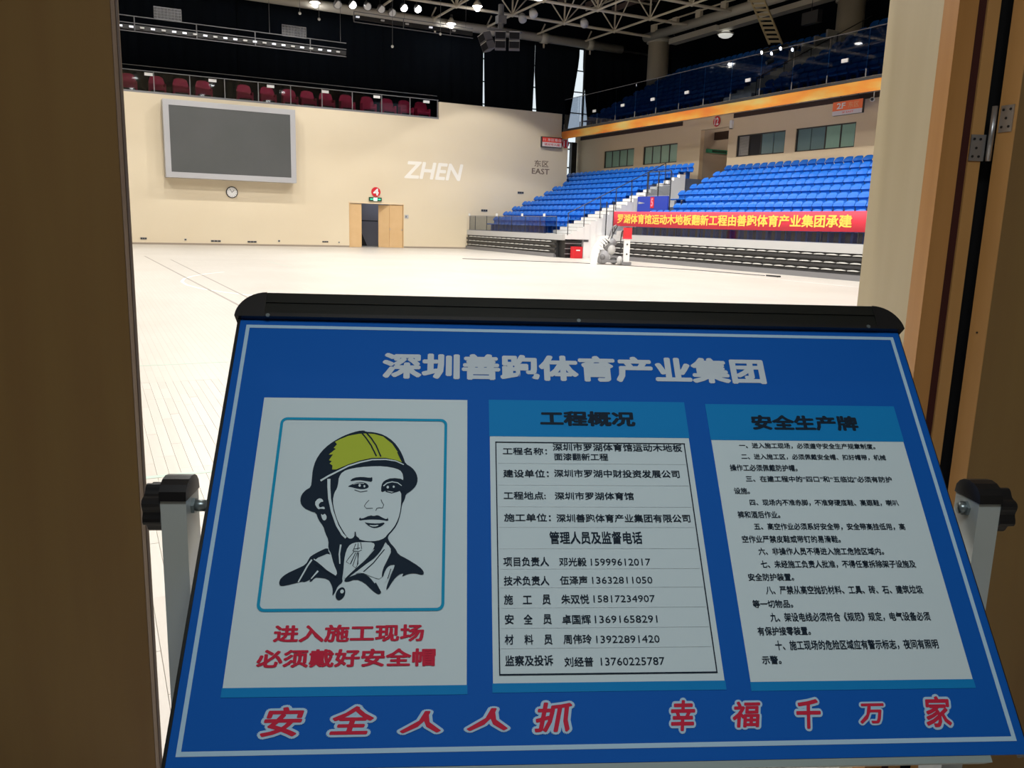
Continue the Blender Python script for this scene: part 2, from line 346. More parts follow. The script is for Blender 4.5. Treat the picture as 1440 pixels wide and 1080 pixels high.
m_gexit = new_mat('green_sign_glow', (.02, .3, .16), .5, emit=(.05, .75, .38), es=1.0); m_gdark = new_mat('dark_green_sign', (.01, .06, .03), .5); m_wglow = new_mat('white_sign_glow', (.8, 1, .9), .5, emit=(.75, 1, .85), es=1.0)
t = thing('exit_sign', (14.61, D-.06, 2.63), 'small green and black exit sign above the far doorway', 'exit sign')
MB().box((14.24, D-.10, 2.61), (14.98, D-.03, 2.82)).build('box', m_gdark, t)
MB().box((14.5, D-.105, 2.63), (14.72, D-.10, 2.80)).build('pictogram', m_wglow, t)
MB().box((14.30, D-.105, 2.68), (14.47, D-.10, 2.75)).build('arrow', m_gexit, t); MB().box((14.76, D-.105, 2.68), (14.92, D-.10, 2.75)).build('lettering', m_gexit, t)
t = thing('exit_light', (14.35, D+2.4, .62), 'green glowing exit light seen low inside the dark doorway', 'exit sign')
MB().box((14.2, D+2.42, .55), (14.55, D+2.47, .72)).build('box', m_gdark, t); MB().box((14.25, D+2.41, .6), (14.5, D+2.42, .68)).build('arrow', m_gexit, t)
def ring_sign(name, c, r, txt, face, label):
    """round sign; face: 'y' looks to -Y, 'x' looks to -X"""
    def fn(a, b, d=0): return Vector((c[0]+a, c[1]-d, c[2]-b)) if face == 'y' else Vector((c[0]-d, c[1]-a, c[2]-b))
    t = thing(name, c, label, 'number sign')
    q = MB(); q.tube(fn(0, 0, 0), fn(0, 0, .03), r, 24); q.build('disc', m_red, t)
    q = MB(); put_text(q, txt, lambda a, b: fn(a, b, .033), (-r*.62, -r*.72, r*.62, r*.72), bold=.035); q.build('numeral', m_white, t)
ring_sign('gate_sign', (14.66, D-.01, 3.12), .27, '4', 'y', 'round red sign with white number 4 above the far doorway')
# wall plates low on the far wall
for (x, z, w, hh, lab) in ((2.41, .29, .3, .1, 'small dark double socket low on the far wall, nearest the left door'), (4.4, .27, .12, .1, 'tiny dark socket low on the far wall, below the screen left edge'),
      (5.9, .22, .5, .09, 'long dark vent low on the wall, left of the pair under the clock'), (7.75, .21, .48, .09, 'long dark vent low on the wall, right of the pair under the clock'),
      (9.18, .28, .12, .1, 'tiny dark socket low on the wall, under the screen right edge'), (11.72, .28, .34, .08, 'small dark double socket low on the wall, left of the doorway'),
      (13.0-.5, .26, .08, .08, 'tiny dark socket nearest the doorway left side'), (21.49, 2.32, .42, .13, 'small dark plate on the far wall beside the lower seat rows'), (23.94, 3.48, .42, .13, 'small dark plate on the far wall, higher of two beside the seat rows')):
    t = thing('wall_plate', (x, D, z-hh/2), lab, 'wall plate'); MB().box((x-w/2, D-.025, z-hh/2), (x+w/2, D-.001, z+hh/2)).build('cover', m_fascia if w < .3 else m_skirt, t)
    n = 3 if w > .25 else 1
    for k in range(n):
        a = x-w/2+w*(k+.15)/n; MB().box((a, D-.029, z-hh*.35), (a+w*.7/n, D-.025, z+hh*.35)).build('slot', m_black, t)
t = thing('wall_plate', (16.5, D, 1.72), 'small grey switch plate right of the far doorway', 'switch'); MB().box((16.4, D-.03, 1.7), (16.62, D-.001, 1.9)).build('cover', m_screenf, t); MB().box((16.45, D-.035, 1.75), (16.5, D-.03, 1.85)).build('slot', m_dgrey, t)
# big screen
t = thing('led_screen', (6.95, D-.3, 3.4), 'large dark blank screen in a silver frame on the far wall', 'screen')
k_ = (D-.8)/D; x0, x1, z0, z1 = 3.62*k_, 10.2*k_, 1.5+1.9*k_, 1.5+5.72*k_; f = .27; yy = D-.8
MB().box((x0+f, yy+.03, z0+f), (x1-f, yy+.1, z1-f)).build('display_panel', m_screen, t)
for (a, b) in (((x0, yy, z0), (x1, D-.001, z0+f)), ((x0, yy, z1-f), (x1, D-.001, z1)), ((x0, yy, z0+f), (x0+f, D-.001, z1-f)), ((x1-f, yy, z0+f), (x1, D-.001, z1-f))):
    MB().box(a, b).build('frame_bar', m_screenf, t)
MB().box((x0+f+.01, yy+.1, z0+f+.01), (x1-f-.01, D-.001, z1-f-.01)).build('housing', m_dgrey, t)
# clock
t = thing('wall_clock', (6.8, D, 2.5), 'round white wall clock with black rim below the big screen', 'clock')
MB().tube((6.8, D-.001, 2.77), (6.8, D-.06, 2.77), .3, 28).build('rim', m_black, t); MB().tube((6.8, D-.06, 2.77), (6.8, D-.065, 2.77), .255, 28).build('dial', m_white, t)
MB().obox((6.85, D-.07, 2.82), (.7, 0, .7), (0, 1, 0), (-.7, 0, .7), .09, .003, .012).build('hour_hand', m_black, t)
MB().obox((6.74, D-.07, 2.86), (-.5, 0, .86), (0, 1, 0), (.86, 0, .5), .12, .003, .009).build('minute_hand', m_black, t)
for k in range(12):
    a = k*math.pi/6; MB().obox((6.8+.215*math.cos(a), D-.067, 2.77+.215*math.sin(a)), (math.cos(a), 0, math.sin(a)), (0, 1, 0), (-math.sin(a), 0, math.cos(a)), .02, .002, .006).build('hour_mark', m_black, t)
# lettering on the far wall
m_ghost = new_mat('pale_letter_paint', (.88, .84, .76), .5)
q = MB(); put_text(q, 'ZHEN', lambda a, b: Vector((a, D-.004, b)), (16.35, 4.95, 20.05, 3.98), bold=.03, shear=.22)
tag(q.build('wall_lettering', m_ghost, loc=(16.35, D, 3.98)), 'pale worn letters reading ZHEN on the far wall', 'lettering')
m_dkl = new_mat('dark_letter', (.16, .10, .07), .5)
q = MB(); put_text(q, 'EAST', lambda a, b: Vector((a, D-.004, b)), (24.68, 5.0, 25.92, 4.66), bold=.012)
put_text(q, '东区', lambda a, b: Vector((a, D-.004, b)), (24.85, 5.5, 25.85, 5.1), bold=.012)
tag(q.build('wall_lettering', m_dkl, loc=(25, D, 4.66)), 'dark letters reading EAST under two Chinese characters on the wall', 'lettering')
# red and white sign 11 and its round number
m_signred = new_mat('sign_red', (.70, .05, .03), .5, emit=(.75, .06, .04), es=.12); m_signwhite = new_mat('sign_white', (.75, .68, .66), .5)
t = thing('direction_sign', (26, D-.2, 6.32), 'red over white direction sign beside the number 11', 'sign')
MB().box((25.2, D-.18, 6.30), (26.66, D-.06, 6.92)).build('box', m_dgrey, t)
MB().box((25.26, D-.186, 6.60), (26.62, D-.18, 6.88)).build('red_field', m_signred, t); MB().box((25.26, D-.186, 6.34), (26.62, D-.18, 6.60)).build('white_field', m_signwhite, t)
q = MB(); put_text(q, '11 东区看台', lambda a, b: Vector((a, D-.19, b)), (25.34, 6.84, 26.6, 6.66), bold=.01); q.build('lettering', m_white, t)
q = MB(); put_text(q, '请对号入座', lambda a, b: Vector((a, D-.19, b)), (25.4, 6.54, 26.5, 6.40), bold=.01); q.build('lettering', m_red, t)
ring_sign('gate_sign', (27.0, D-.02, 6.6), .25, '11', 'y', 'round red sign with number 11 at the far wall corner')
# ------------------------------------------------------------------ balcony over the far wall
t = thing('balcony_rail', (3, D+.1, 7.41), 'long glass balcony railing above the big screen', 'railing')
MB().box((-12, D+.0, 7.405), (18.46, D+.3, 7.5)).build('kerb', m_skirt, t)
xs = [18.4-1.68*k for k in range(18)]
for a, b in zip(xs, xs[1:]):
    MB().box((b+.03, D+.08, 7.5), (a-.03, D+.092, 8.42)).build('glass_pane', m_glassd, t)
for x in xs: MB().box((x-.02, D+.06, 7.5), (x+.02, D+.11, 8.45)).build('post', m_skirt, t)
MB().tube((-12, D+.08, 8.46), (18.45, D+.08, 8.46), .022, 6).build('rail', m_skirt, t)
MB().tube((-12, D+.3, 8.72), (18.45, D+.3, 8.72), .015, 6).build('rail', m_skirt, t)
for k, x in enumerate((3.05, 6.05, 8.95, 11.85, 14.75, 17.7)):
    MB().box((x-.19, D+.03, 8.24), (x+.19, D+.05, 8.38)).build('row_plate', m_white, None, loc=(x, D+.04, 8.24), label=['leftmost','second from left','third from left','third from right','second from right','rightmost'][k]+' white plate on the glass balcony rail over the screen wall', cat='plate', group='white plates on the far balcony rail')
q0 = None
for k, x in enumerate((2.17, 3.52, 4.67, 5.78, 7.86, 9.08, 10.25, 11.26, 12.3, 13.46, 14.7, 15.89, 16.97, 18.0)):
    if k == 0:
        q0 = thing('armchair', (x, 47.9, 7.45), None, 'chair'); c = (x, 47.9, 7.45)
        A = MB(); X0 = x
        n = 8; prof = [(-.36, .42), (-.38, .75), (-.3, .98), (-.15, 1.05), (.15, 1.05), (.3, .98), (.38, .75), (.36, .42)]
        A.prism([(x+a, 48.12, 7.45+b) for a, b in prof], (0, .14, .03)).build('backrest', m_seatR, q0)
        MB().box((x-.33, 47.62, 7.75), (x+.33, 48.12, 7.93)).build('seat', m_seatR, q0)
        for s_ in (-1, 1): MB().box((x+s_*.33, 47.62, 7.5), (x+s_*.41, 48.15, 8.08)).build('armrest', m_seatR, q0)
        MB().box((x-.3, 47.7, 7.45), (x+.3, 48.1, 7.75)).build('base', m_black, q0)
        o = q0
    else:
        o = q0.copy(); COL.objects.link(o); o.location = (x, 47.9, 7.45)
        for ch in list(q0.children):
            c = ch.copy(); COL.objects.link(c); c.parent = o
    tag(o, f'dark red armchair behind the balcony glass, {ordn(k+1)} from the left', 'chair', 'red armchairs on the balcony')
# black curtains hung at the balcony's back, with gaps of daylight
yc = 50.6
def curtain(x0b, x0t, x1b, x1t, z0, z1, label, zc0=13.4, zc1=13.4):
    q = MB(); n = max(6, int((x1b-x0b)/.22)); rows = 9
    for j in range(rows+1):
        tt = j/rows; z = z0+(z1-z0)*tt; a = x0b+(x0t-x0b)*min(1, (z-z0)/(zc0-z0)); b = x1b+(x1t-x1b)*min(1, (z-z0)/(zc1-z0))
        for i in range(n+1): q.v.append(Vector((a+(b-a)*i/n, yc+.09*math.sin(i*1.9)*(1-.3*tt), z)))
    for j in range(rows):
        for i in range(n): k = j*(n+1)+i; q.f.append((k, k+1, k+n+2, k+n+1))
    o = q.build('curtain', m_curtain, None, True, loc=((x0b+x1b)/2, yc, z0)); md = o.modifiers.new('thick', 'SOLIDIFY'); md.thickness = .02
    tag(o, label, 'curtain', None)
curtain(-12, -12, -1, -1, 7.5, 13.5, 'black hanging curtain behind the left door, far end')
curtain(-1, -1, 8, 8, 7.5, 13.5, 'black hanging curtain directly above and behind the big screen')
curtain(8, 8, 16.48, 16.48, 7.5, 13.5, 'black hanging curtain between big screen and speakers, above the balcony')
curtain(16.5, 16.5, 23.20, 23.13, 7.5, 13.5, 'black hanging curtain left of the thin light slit below the speakers')
curtain(23.36, 23.15, 26.78, 26.86, 7.5, 13.5, 'black hanging curtain between the first and second light slits', 13.2, 11.5)
curtain(27.24, 26.89, 29.52, 30.30, 7.5, 13.5, 'black hanging curtain between the second and third light slits', 11.5, 12.6)
curtain(31.35, 30.60, 38, 38, 7.3, 13.5, 'black hanging curtain right of the widest light slit', 12.2)
MB().box((-12, yc-.06, 13.5), (38, yc+.06, 13.62)).build('trim_5', m_dgrey, None, kind='structure')
for k, (a, b, z0, z1) in enumerate(((21.9, 24.6, 7.6, 12.9), (25.9, 28.3, 7.6, 13.4), (28.9, 32.1, 7.2, 13.5))):
    w = thing('window_%d' % (k+1), (a, 51.3, z0), kind='structure')
    MB().box((a+.08, 51.3, z0+.08), (b-.08, 51.34, z1-.08)).build('pane', m_day, w)
    MB().box((a, 51.25, z0), (a+.08, 51.4, z1)).box((b-.08, 51.25, z0), (b, 51.4, z1)).box((a, 51.25, z0), (b, 51.4, z0+.08)).box((a, 51.25, z1-.08), (b, 51.4, z1)).build('frame', m_dgrey, w)
    for zz in (9.2, 10.6, 12): MB().box((a, 51.24, zz), (b, 51.3, zz+.07)).build('mullion', m_dgrey, w)
t = thing('column', (30.45, 50.2, 7.3), 'thin dark steel post standing in the widest light slit', 'column'); MB().box((30.40, 50.1, 7.3), (30.50, 50.2, 13.3)).build('shaft', m_dgrey, t)
# ------------------------------------------------------------------ window wall under the upper tier
XW = 29.4
q = MB()
wins = [(42.3, 45.56), (38.15, 41.35), (30.06, 33.35), (26.0, 29.4)]   # y ranges, z 5.2..6.24
ZB, ZT = 5.2, 6.24
def wallseg(y0, y1, z0=0, z1=7.45): q.box((XW, y0, z0), (XW+.25, y1, z1))
wallseg(45.56, 49.2); wallseg(41.35, 42.3); wallseg(36.2, 38.15); wallseg(33.35, 34.0); wallseg(29.4, 30.06); wallseg(8, 26.0)
for a, b in wins: wallseg(a, b, 0, ZB); wallseg(a, b, ZT, 7.45)
wallseg(34.0, 36.2, 6.75, 7.45); wallseg(34.0, 36.2, 0, 3.3)
struct('wall_right', q, m_wall2)
# the way out between the two halves of the wall
m_tcov = new_mat('grey_tread_cover', (.30, .29, .28), .7)
m_recess = new_mat('recess_wall', (.52, .43, .34), .7)
t = thing('ceiling_light', (XW+1.8, 35, 6.9), 'small ceiling light in the passage behind number 12', 'ceiling light'); MB().tube((XW+1.8, 35, 7.3), (XW+1.8, 35, 7.38), .12, 12).build('cover', m_white, t)
l = bpy.data.lights.new('passage_bulb', 'POINT'); l.energy = 12; l.shadow_soft_size = .1; l.color = (1, .95, .88); o = bpy.data.objects.new('passage_bulb', l); COL.objects.link(o); o.parent = t; o.location = (0, 0, .25)
struct('wall_recess', MB().box((XW+.25, 36.2, 3), (XW+3, 36.4, 7.4)).box((XW+.25, 33.8, 3), (XW+3, 34.0, 7.4)).box((XW+2.8, 34, 3), (XW+3, 36.2, 7.4)).box((XW+.25, 34, 3.2), (XW+2.8, 36.2, 3.3)), m_recess)
MB().box((XW+.9, 34.02, 6.3), (XW+1.1, 36.18, 6.7)).build('trim_2', m_brownstrip, None, kind='structure')
t = thing('direction_sign', (XW+1.2, 36.1, 5.6), 'flat green sign strip on the passage side wall below number 12', 'sign'); MB().box((XW+.4, 36.15, 5.62), (XW+2.2, 36.19, 5.82)).build('face', new_mat('green_strip', (.03, .32, .20), .5), t); MB().box((XW+.8, 36.145, 5.66), (XW+1.8, 36.15, 5.78)).build('print', m_gdark, t)
ring_sign('gate_sign', (XW-.02, 34.95, 7.08), .26, '12', 'x', 'round red sign with white number 12 over the passage')
MB().box((XW-.03, 37.8, 7.12), (XW, 48.5, 7.34)).build('trim_3', m_brownstrip, None, kind='structure')  # dark brown strips along the wall top, under the soffit
MB().box((XW-.03, 8, 7.12), (XW, 33.7, 7.34)).build('trim_4', m_brownstrip, None, kind='structure')
t = thing('wall_light', (XW-.05, 33.75, 6.75), 'small white box light on the wall beside the number 12', 'lamp'); MB().box((XW-.12, 33.68, 6.62), (XW, 33.86, 7.02)).build('cover', m_white, t); MB().box((XW-.14, 33.7, 6.60), (XW, 33.84, 6.63)).build('base', m_dgrey, t)
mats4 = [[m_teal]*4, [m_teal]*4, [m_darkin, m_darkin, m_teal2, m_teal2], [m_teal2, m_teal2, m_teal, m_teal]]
m_blind = new_mat('silver_blind', (.17, .17, .18), .5)
m_frm = new_mat('dark_bronze_frame', (.05, .045, .04), .4)
for k, ((a, b), ms) in enumerate(zip(wins, mats4)):
    w = thing('window_%d' % (k+4), (XW+.1, (a+b)/2, ZB), kind='structure')
    MB().box((XW+.04, a, ZB), (XW+.16, a+.06, ZT)).box((XW+.04, b-.06, ZB), (XW+.16, b, ZT)).box((XW+.04, a, ZB), (XW+.16, b, ZB+.05)).box((XW+.04, a, ZT-.05), (XW+.16, b, ZT)).build('frame', m_frm, w)
    n = 4
    for i in range(n):      # i=0 is the leftmost pane as seen (largest y)
        y1 = b-(b-a)*i/n; y0 = b-(b-a)*(i+1)/n
        MB().box((XW+.10, y0+.02, ZB+.05), (XW+.12, y1-.02, ZT-.05)).build('pane', ms[i] if not (k == 2 and i == 0) else m_blind, w)
        if i and not (ms[i] is m_teal2 and ms[i-1] is m_teal2): MB().box((XW+.07, y1-.03, ZB+.04), (XW+.13, y1+.03, ZT-.04)).build('mullion', m_frm, w)
    if k == 2:
        for i in range(14): MB().box((XW+.095, b-.80, ZB+.08+i*.065), (XW+.1, b-.1, ZB+.11+i*.065)).build('blind_slat', m_steel, w)
# corridor end with the light gap beside the far wall corner
w = thing('window_8', (28.3, 49.3, 3), kind='structure')
MB().box((27.2, 49.3, 3.0), (30, 49.34, 6.95)).build('pane', m_day, w)
for zz in (3.9, 5.35, 6.55): MB().box((27.2, 49.24, zz), (30, 49.3, zz+.09)).build('mullion', m_dgrey, w)
t = thing('column', (29.05, 48.9, 3.9), 'black post beside the bright gap at the wall corner', 'column'); MB().box((28.86, 48.7, 3.5), (29.25, 49.0, 7.0)).build('shaft', m_black, t)
# ------------------------------------------------------------------ upper tier: slab, printed edge, glass rail
def ribbon_mat():
    m = bpy.data.materials.new('orange_ribbon_print'); m.use_nodes = True; nt = m.node_tree; b = nt.nodes['Principled BSDF']
    tc = nt.nodes.new('ShaderNodeTexCoord'); mp = nt.nodes.new('ShaderNodeMapping'); mp.inputs['Scale'].default_value = (1, .35, 1.2)
    n = nt.nodes.new('ShaderNodeTexNoise'); n.inputs['Scale'].default_value = 1.1; n.inputs['Detail'].default_value = 5
    r = nt.nodes.new('ShaderNodeValToRGB'); e = r.color_ramp.elements
    e[0].position = .35; e[0].color = (.60, .15, .02, 1); e[1].position = .68; e[1].color = (.52, .38, .11, 1)
    x = e.new(.5); x.color = (.62, .25, .03, 1)
    nt.links.new(tc.outputs['Object'], mp.inputs[0]); nt.links.new(mp.outputs[0], n.inputs['Vector']); nt.links.new(n.outputs[0], r.inputs[0]); nt.links.new(r.outputs[0], b.inputs['Base Color'])
    return m
XR = 26.7
struct('upper_tier_slab', MB().box((XR+.09, 8, 7.35), (36.6, 46.4, 7.45)), m_wall2)
t = thing('ribbon_board', (XR, 27, 6.85), 'long orange printed band along the upper tier edge', 'banner')
MB().box((XR, 8, 6.86), (XR+.06, 46.38, 7.30)).build('printed_band', ribbon_mat(), t)
MB().box((XR+.06, 8, 6.9), (XR+.085, 46.38, 7.44)).build('back_board', m_dgrey, t)
t = thing('upper_rail', (XR+.1, 27, 7.3), 'long glass railing above the orange band of the upper tier', 'railing')
ys = [46.3-1.9*k for k in range(20)]
for a, b in zip(ys, ys[1:]):
    MB().box((XR+.1, b+.03, 7.3), (XR+.112, a-.03, 9.2)).build('glass_pane', m_glassu, t)
for y in ys: MB().box((XR+.09, y-.018, 7.3), (XR+.13, y+.018, 7.75)).build('post', m_skirt, t)
MB().tube((XR+.11, 8, 9.22), (XR+.11, 46.3, 9.22), .016, 6).build('rail', m_skirt, t)
for k, y in enumerate((42.8, 39.87, 37.1, 34.28, 29.96, 24.55)):
    MB().box((XR+.06, y-.16, 8.12), (XR+.098, y+.16, 8.26)).build('row_plate', m_white, None, loc=(XR, y, 8.12), label=ordn(k+1)+' white plate from the left on the upper tier glass', cat='plate', group='white plates on the upper tier rail')
NU = 9
q = MB(); q2 = MB()
aisleU = (30.4, 32.3)
for k in range(NU):
    x = XR+.75+.8*k; z = 7.55+.42*k
    q.box((x, 8, 7.4), (x+.8, 46.0, z))
    for s_ in range(2): q2.box((x+.4*s_, aisleU[0], z), (x+.8, aisleU[1], z+.21*(s_+1)-.0))
struct('upper_tier_steps', q, m_tread)
tag(q2.build('aisle_stairs', m_conc, loc=(28, 31.3, 7.5)), 'pale concrete aisle stairs climbing through the upper tier', 'stairs')
t = thing('stair_parapet', (30, 32.3, 7.6), 'grey concrete parapet and thin rail beside the upper aisle stairs', 'parapet')
q = MB()
for k in range(5, NU): q.box((XR+.75+.8*k, 32.3, 7.6), (XR+1.55+.8*k, 32.42, 8.3+.42*k))
q.build('side_wall', m_conc, t)
MB().tube((XR+.9, 30.3, 8.4), (XR+7.9, 30.3, 12.0), .025, 6).build('handrail', m_dgrey, t)
for k in range(0, 9, 2): MB().tube((XR+.9+.8*k, 30.3, 7.4+.42*k), (XR+.9+.8*k, 30.3, 8.45+.411*k), .02, 6).build('post', m_dgrey, t)
# ------------------------------------------------------------------ lower tier: two banks and the stairs between
def seat_mb():
    q = MB()
    # back shell, curved and round shouldered; occupant faces -X, origin on the tread
    nW, hts = 6, [.36, .50, .575, .62, .74, .83]
    front, back = [], []
    for j, z in enumerate(hts):
        wv = [.20, .22, .228, .236, .234, .19][j]; xx = [.26, .29, .275, .21, .25, .325][j]
        for i in range(nW+1):
            y = -wv+2*wv*i/nW; e = (y/wv)**2; zz = z-(.035*e*e if j > 3 else 0); d = .03*(1-e); front.append(Vector((xx+d, y, zz))); back.append(Vector((xx+d+.016, y, zz-.006)))
    k = nW+1; n = len(front); q.v = front+back
    for j in range(len(hts)-1):
        for i in range(nW):
            a = j*k+i; q.f.append((a, a+k, a+k+1, a+1)); q.f.append((n+a, n+a+1, n+a+k+1, n+a+k))
    rim = [i for i in range(k)]+[j*k+nW for j in range(1, 6)]+[5*k+i for i in range(nW-1, -1, -1)]+[j*k for j in range(4, 0, -1)]
    for a, b in zip(rim, rim[1:]+rim[:1]): q.f.append((a, b, n+b, n+a))
    # seat pan with a rolled front edge
    P = [(-.22, .34), (-.235, .38), (-.2, .405), (0, .385), (.2, .40), (.22, .35)]
    q.prism([(x, -.21, z) for x, z in P], (0, .42, 0))
    q.box((.0, -.05, 0), (.2, .05, .38))
    return q
sm = seat_mb().mesh('stadium_seat', m_seat)
seats = []       # (dist, x, y, z, label, block)
RISE, DEP = .33, .7
def add_seat(x, y, z, lab, grp): seats.append(((x*x+y*y+z*z)**.5, x, y, z, lab, grp))
# right bank: rows k=0..8
for k in range(9):
    zt = 1.22+RISE*1.03*k; xb = 23.2+DEP*k-.24
    y0 = {0: 32.0, 1: 32.6, 2: 31.7, 3: 31.7}.get(k, 33.2)
    ymin = 18.6+.74*k; i = 0; y = y0
    while y > ymin-.3:
        add_seat(xb, y, zt, f'blue plastic seat, {ordn(i+1)} from the stair aisle, {ordn(k+1)} row of block behind red banner', 'lower blue seats behind the red banner'); i += 1; y -= .5
# left bank: rows 0..9
for k in range(10):
    zt = 1.15+RISE*k; xb = 21.9+DEP*k-.24
    y0 = (37.2, 36.8, 36.5, 36.5, 36.3, 36.3, 36.0, 35.9, 35.7, 35.4)[k]; i = 0; y = y0
    ymax = 46.1 if k < 8 else 48.3
    while y < ymax:
        add_seat(xb, y, zt, f'blue plastic seat, {ordn(i+1)} from the stair aisle, {ordn(k+1)} row of block beside far wall', 'lower blue seats beside the far wall'); i += 1; y += .5
for k in range(NU):
    z = 7.55+.42*k; xb = XR+.75+.8*k+.42
    i = 0; y = 30.05
    ymin = 20.2+.86*k
    while y > ymin:
        add_seat(xb, y, z, f'dark blue seat, {ordn(i+1)} right of the stairs, {ordn(k+1)} row of upper tier', 'upper tier seats right of the stairs'); i += 1; y -= .52
    i = 0; y = 32.75
    while y < 45.4:
        add_seat(xb, y, z, f'dark blue seat, {ordn(i+1)} left of the stairs, {ordn(k+1)} row of upper tier', 'upper tier seats left of the stairs'); i += 1; y += .52
seats.sort(key=lambda s: s[0])
rest = {}
for n, (d, x, y, z, lab, grp) in enumerate(seats):
    if n < 300:
        o = bpy.data.objects.new('stadium_seat', sm); COL.objects.link(o); o.location = (x, y, z); tag(o, lab, 'seat', grp)
    else: rest.setdefault(grp, []).append((x, y, z))
pv = [v.co.copy() for v in sm.vertices]; pf = [tuple(p.vertices) for p in sm.polygons]
for g, L in rest.items():
    q = MB()
    for c in L: q.add([v+Vector(c) for v in pv], pf)
    q.build('seat_rows', m_seat, None, loc=L[0], label='farther rows of '+g, cat='seats', group=g, kind='stuff')
# treads
q = MB()
for k in range(9):
    x = 22.6+.05+DEP*k; q.box((x if k else 22.6, 12, 1.0), (x+DEP+(.6 if k == 8 else 0), 33.9, 1.22+RISE*1.03*k))
tag(struct('lower_tier_steps', q, m_tread), None)
q = MB()
for k in range(10):
    x = 21.3+DEP*k; q.box((x if k else 20.45, 37.6-.22*k-.6, .9), (x+DEP+(.8 if k == 9 else 0), 46.39 if x+DEP < 27.2 else 49, 1.15+RISE*k))
struct('lower_tier_steps', q, m_tread)
# white stair block between the banks
q = MB(); n = 20
for k in range(n):
    x = 20.5+.35*k; z = 1.15+RISE/2*k
    q.box((x, 34.87, 0 if x > 21.45 else .9), (x+.36, 36.8-.09*k, z))
st_ = tag(q.build('aisle_stairs', m_white, loc=(21.5, 35.5, 0)), 'white stair flight climbing between the two lower seat banks', 'stairs')
q = MB()
for k in range(n): q.box((20.5+.35*k, 34.9, 1.15+RISE/2*k), (20.5+.35*k+.3, 36.7-.09*k, 1.15+RISE/2*k+.02))
q.build('tread_cover', m_tcov, st_)
q = MB()
for k in range(10): q.box((23.7+.35*k*1.6, 33.6, 1.0), (23.7+.35*1.6*(k+1), 34.87, 1.2+RISE/1.25*k))
tag(q.build('landing_blocks', m_conc, loc=(24, 34, 1)), 'grey concrete landing steps right of the white stair flight', 'stairs')
t = thing('stair_rail', (21.5, 34.95, 1.2), 'dark handrail with thin posts along the white stair flight', 'railing')
def sz(x): return 1.15+RISE/.7*(x-20.5)
for x in (20.6, 21.5, 22.4, 23.3, 24.2, 25.2, 26.2): MB().tube((x, 34.84, sz(x)-.1), (x, 34.84, sz(x)+.95), .022, 6).build('post', m_dgrey, t)
MB().tube((20.6, 34.84, sz(20.6)+.95), (26.2, 34.84, sz(26.2)+.95), .022, 6).build('handrail', m_dgrey, t)
tag(MB().box((22.35, 33.95, 0), (22.9, 34.86, 1.12)).build('plinth', m_white, loc=(22.6, 34.4, 0)), 'white plinth at the foot of the stairs, left of the red banner', 'plinth')
t = thing('stair_gate', (22.6, 33.97, 1.1), 'tall dark metal posts of the gate left of the red banner', 'railing')
for y in (33.98, 34.6): MB().tube((22.62, y, 1.12), (22.62, y, 2.75), .03, 6).build('post', m_dgrey, t)
MB().tube((22.62, 33.98, 2.3), (22.62, 34.6, 2.3), .02, 6).build('rail', m_dgrey, t)
t = thing('landing_rail', (26.5, 34.5, 3), 'tall dark railing cage at the top of the stairs, behind the blue panel', 'railing')
for y in (34.1, 33.2, 32.25): MB().tube((24.6, y, 2.0), (24.6, y, 4.25), .03, 6).build('post', m_dgrey, t)
MB().path([(24.6, 34.1, 4.23), (24.6, 32.25, 4.23)], .025).build('rail', m_dgrey, t)
MB().path([(24.6, 34.1, 3.6), (24.6, 32.25, 3.6)], .02).build('rail', m_dgrey, t)
MB().box((24.59, 32.3, 3.1), (24.6, 34.05, 3.55)).build('glass_pane', m_glassl, t)
# blue panel with a red number
m_bluep = new_mat('deep_blue_panel', (.02, .05, .42), .5); m_num = new_mat('red_number_glow', (.9, .1, .15), .5, emit=(1, .25, .3), es=1.1)
t = thing('blue_panel', (24.45, 33.4, 1.6), 'deep blue notice panel with glowing red number behind the banner end', 'panel')
MB().box((24.42, 32.15, 1.7), (24.48, 34.6, 3.06)).build('board', m_bluep, t)
MB().box((24.40, 33.22, 2.5), (24.42, 33.5, 3.02)).build('number_plate', m_red, t)
q = MB(); put_text(q, '5', lambda a, b: Vector((24.395, 33.36-a, b)), (-.08, 2.96, .08, 2.58), bold=.03); q.build('numeral', m_num, t)
q = MB()
for k in range(9):
    a0 = math.pi*(.1+.09*k); a1 = a0+.28; q.prism([(24.41, 33.35+.36*math.cos(a), 2.0+.36*math.sin(a)) for a in (a0, a1)]+[(24.41, 33.35+.29*math.cos(a), 2.0+.29*math.sin(a)) for a in (a1, a0)], (-.006, 0, 0))
q.build('emblem', m_white, t)
MB().prism([(24.41, 34.5, 2.82), (24.41, 33.95, 2.74), (24.41, 34.5, 2.7)], (-.006, 0, 0)).build('arrow', m_screenf, t)
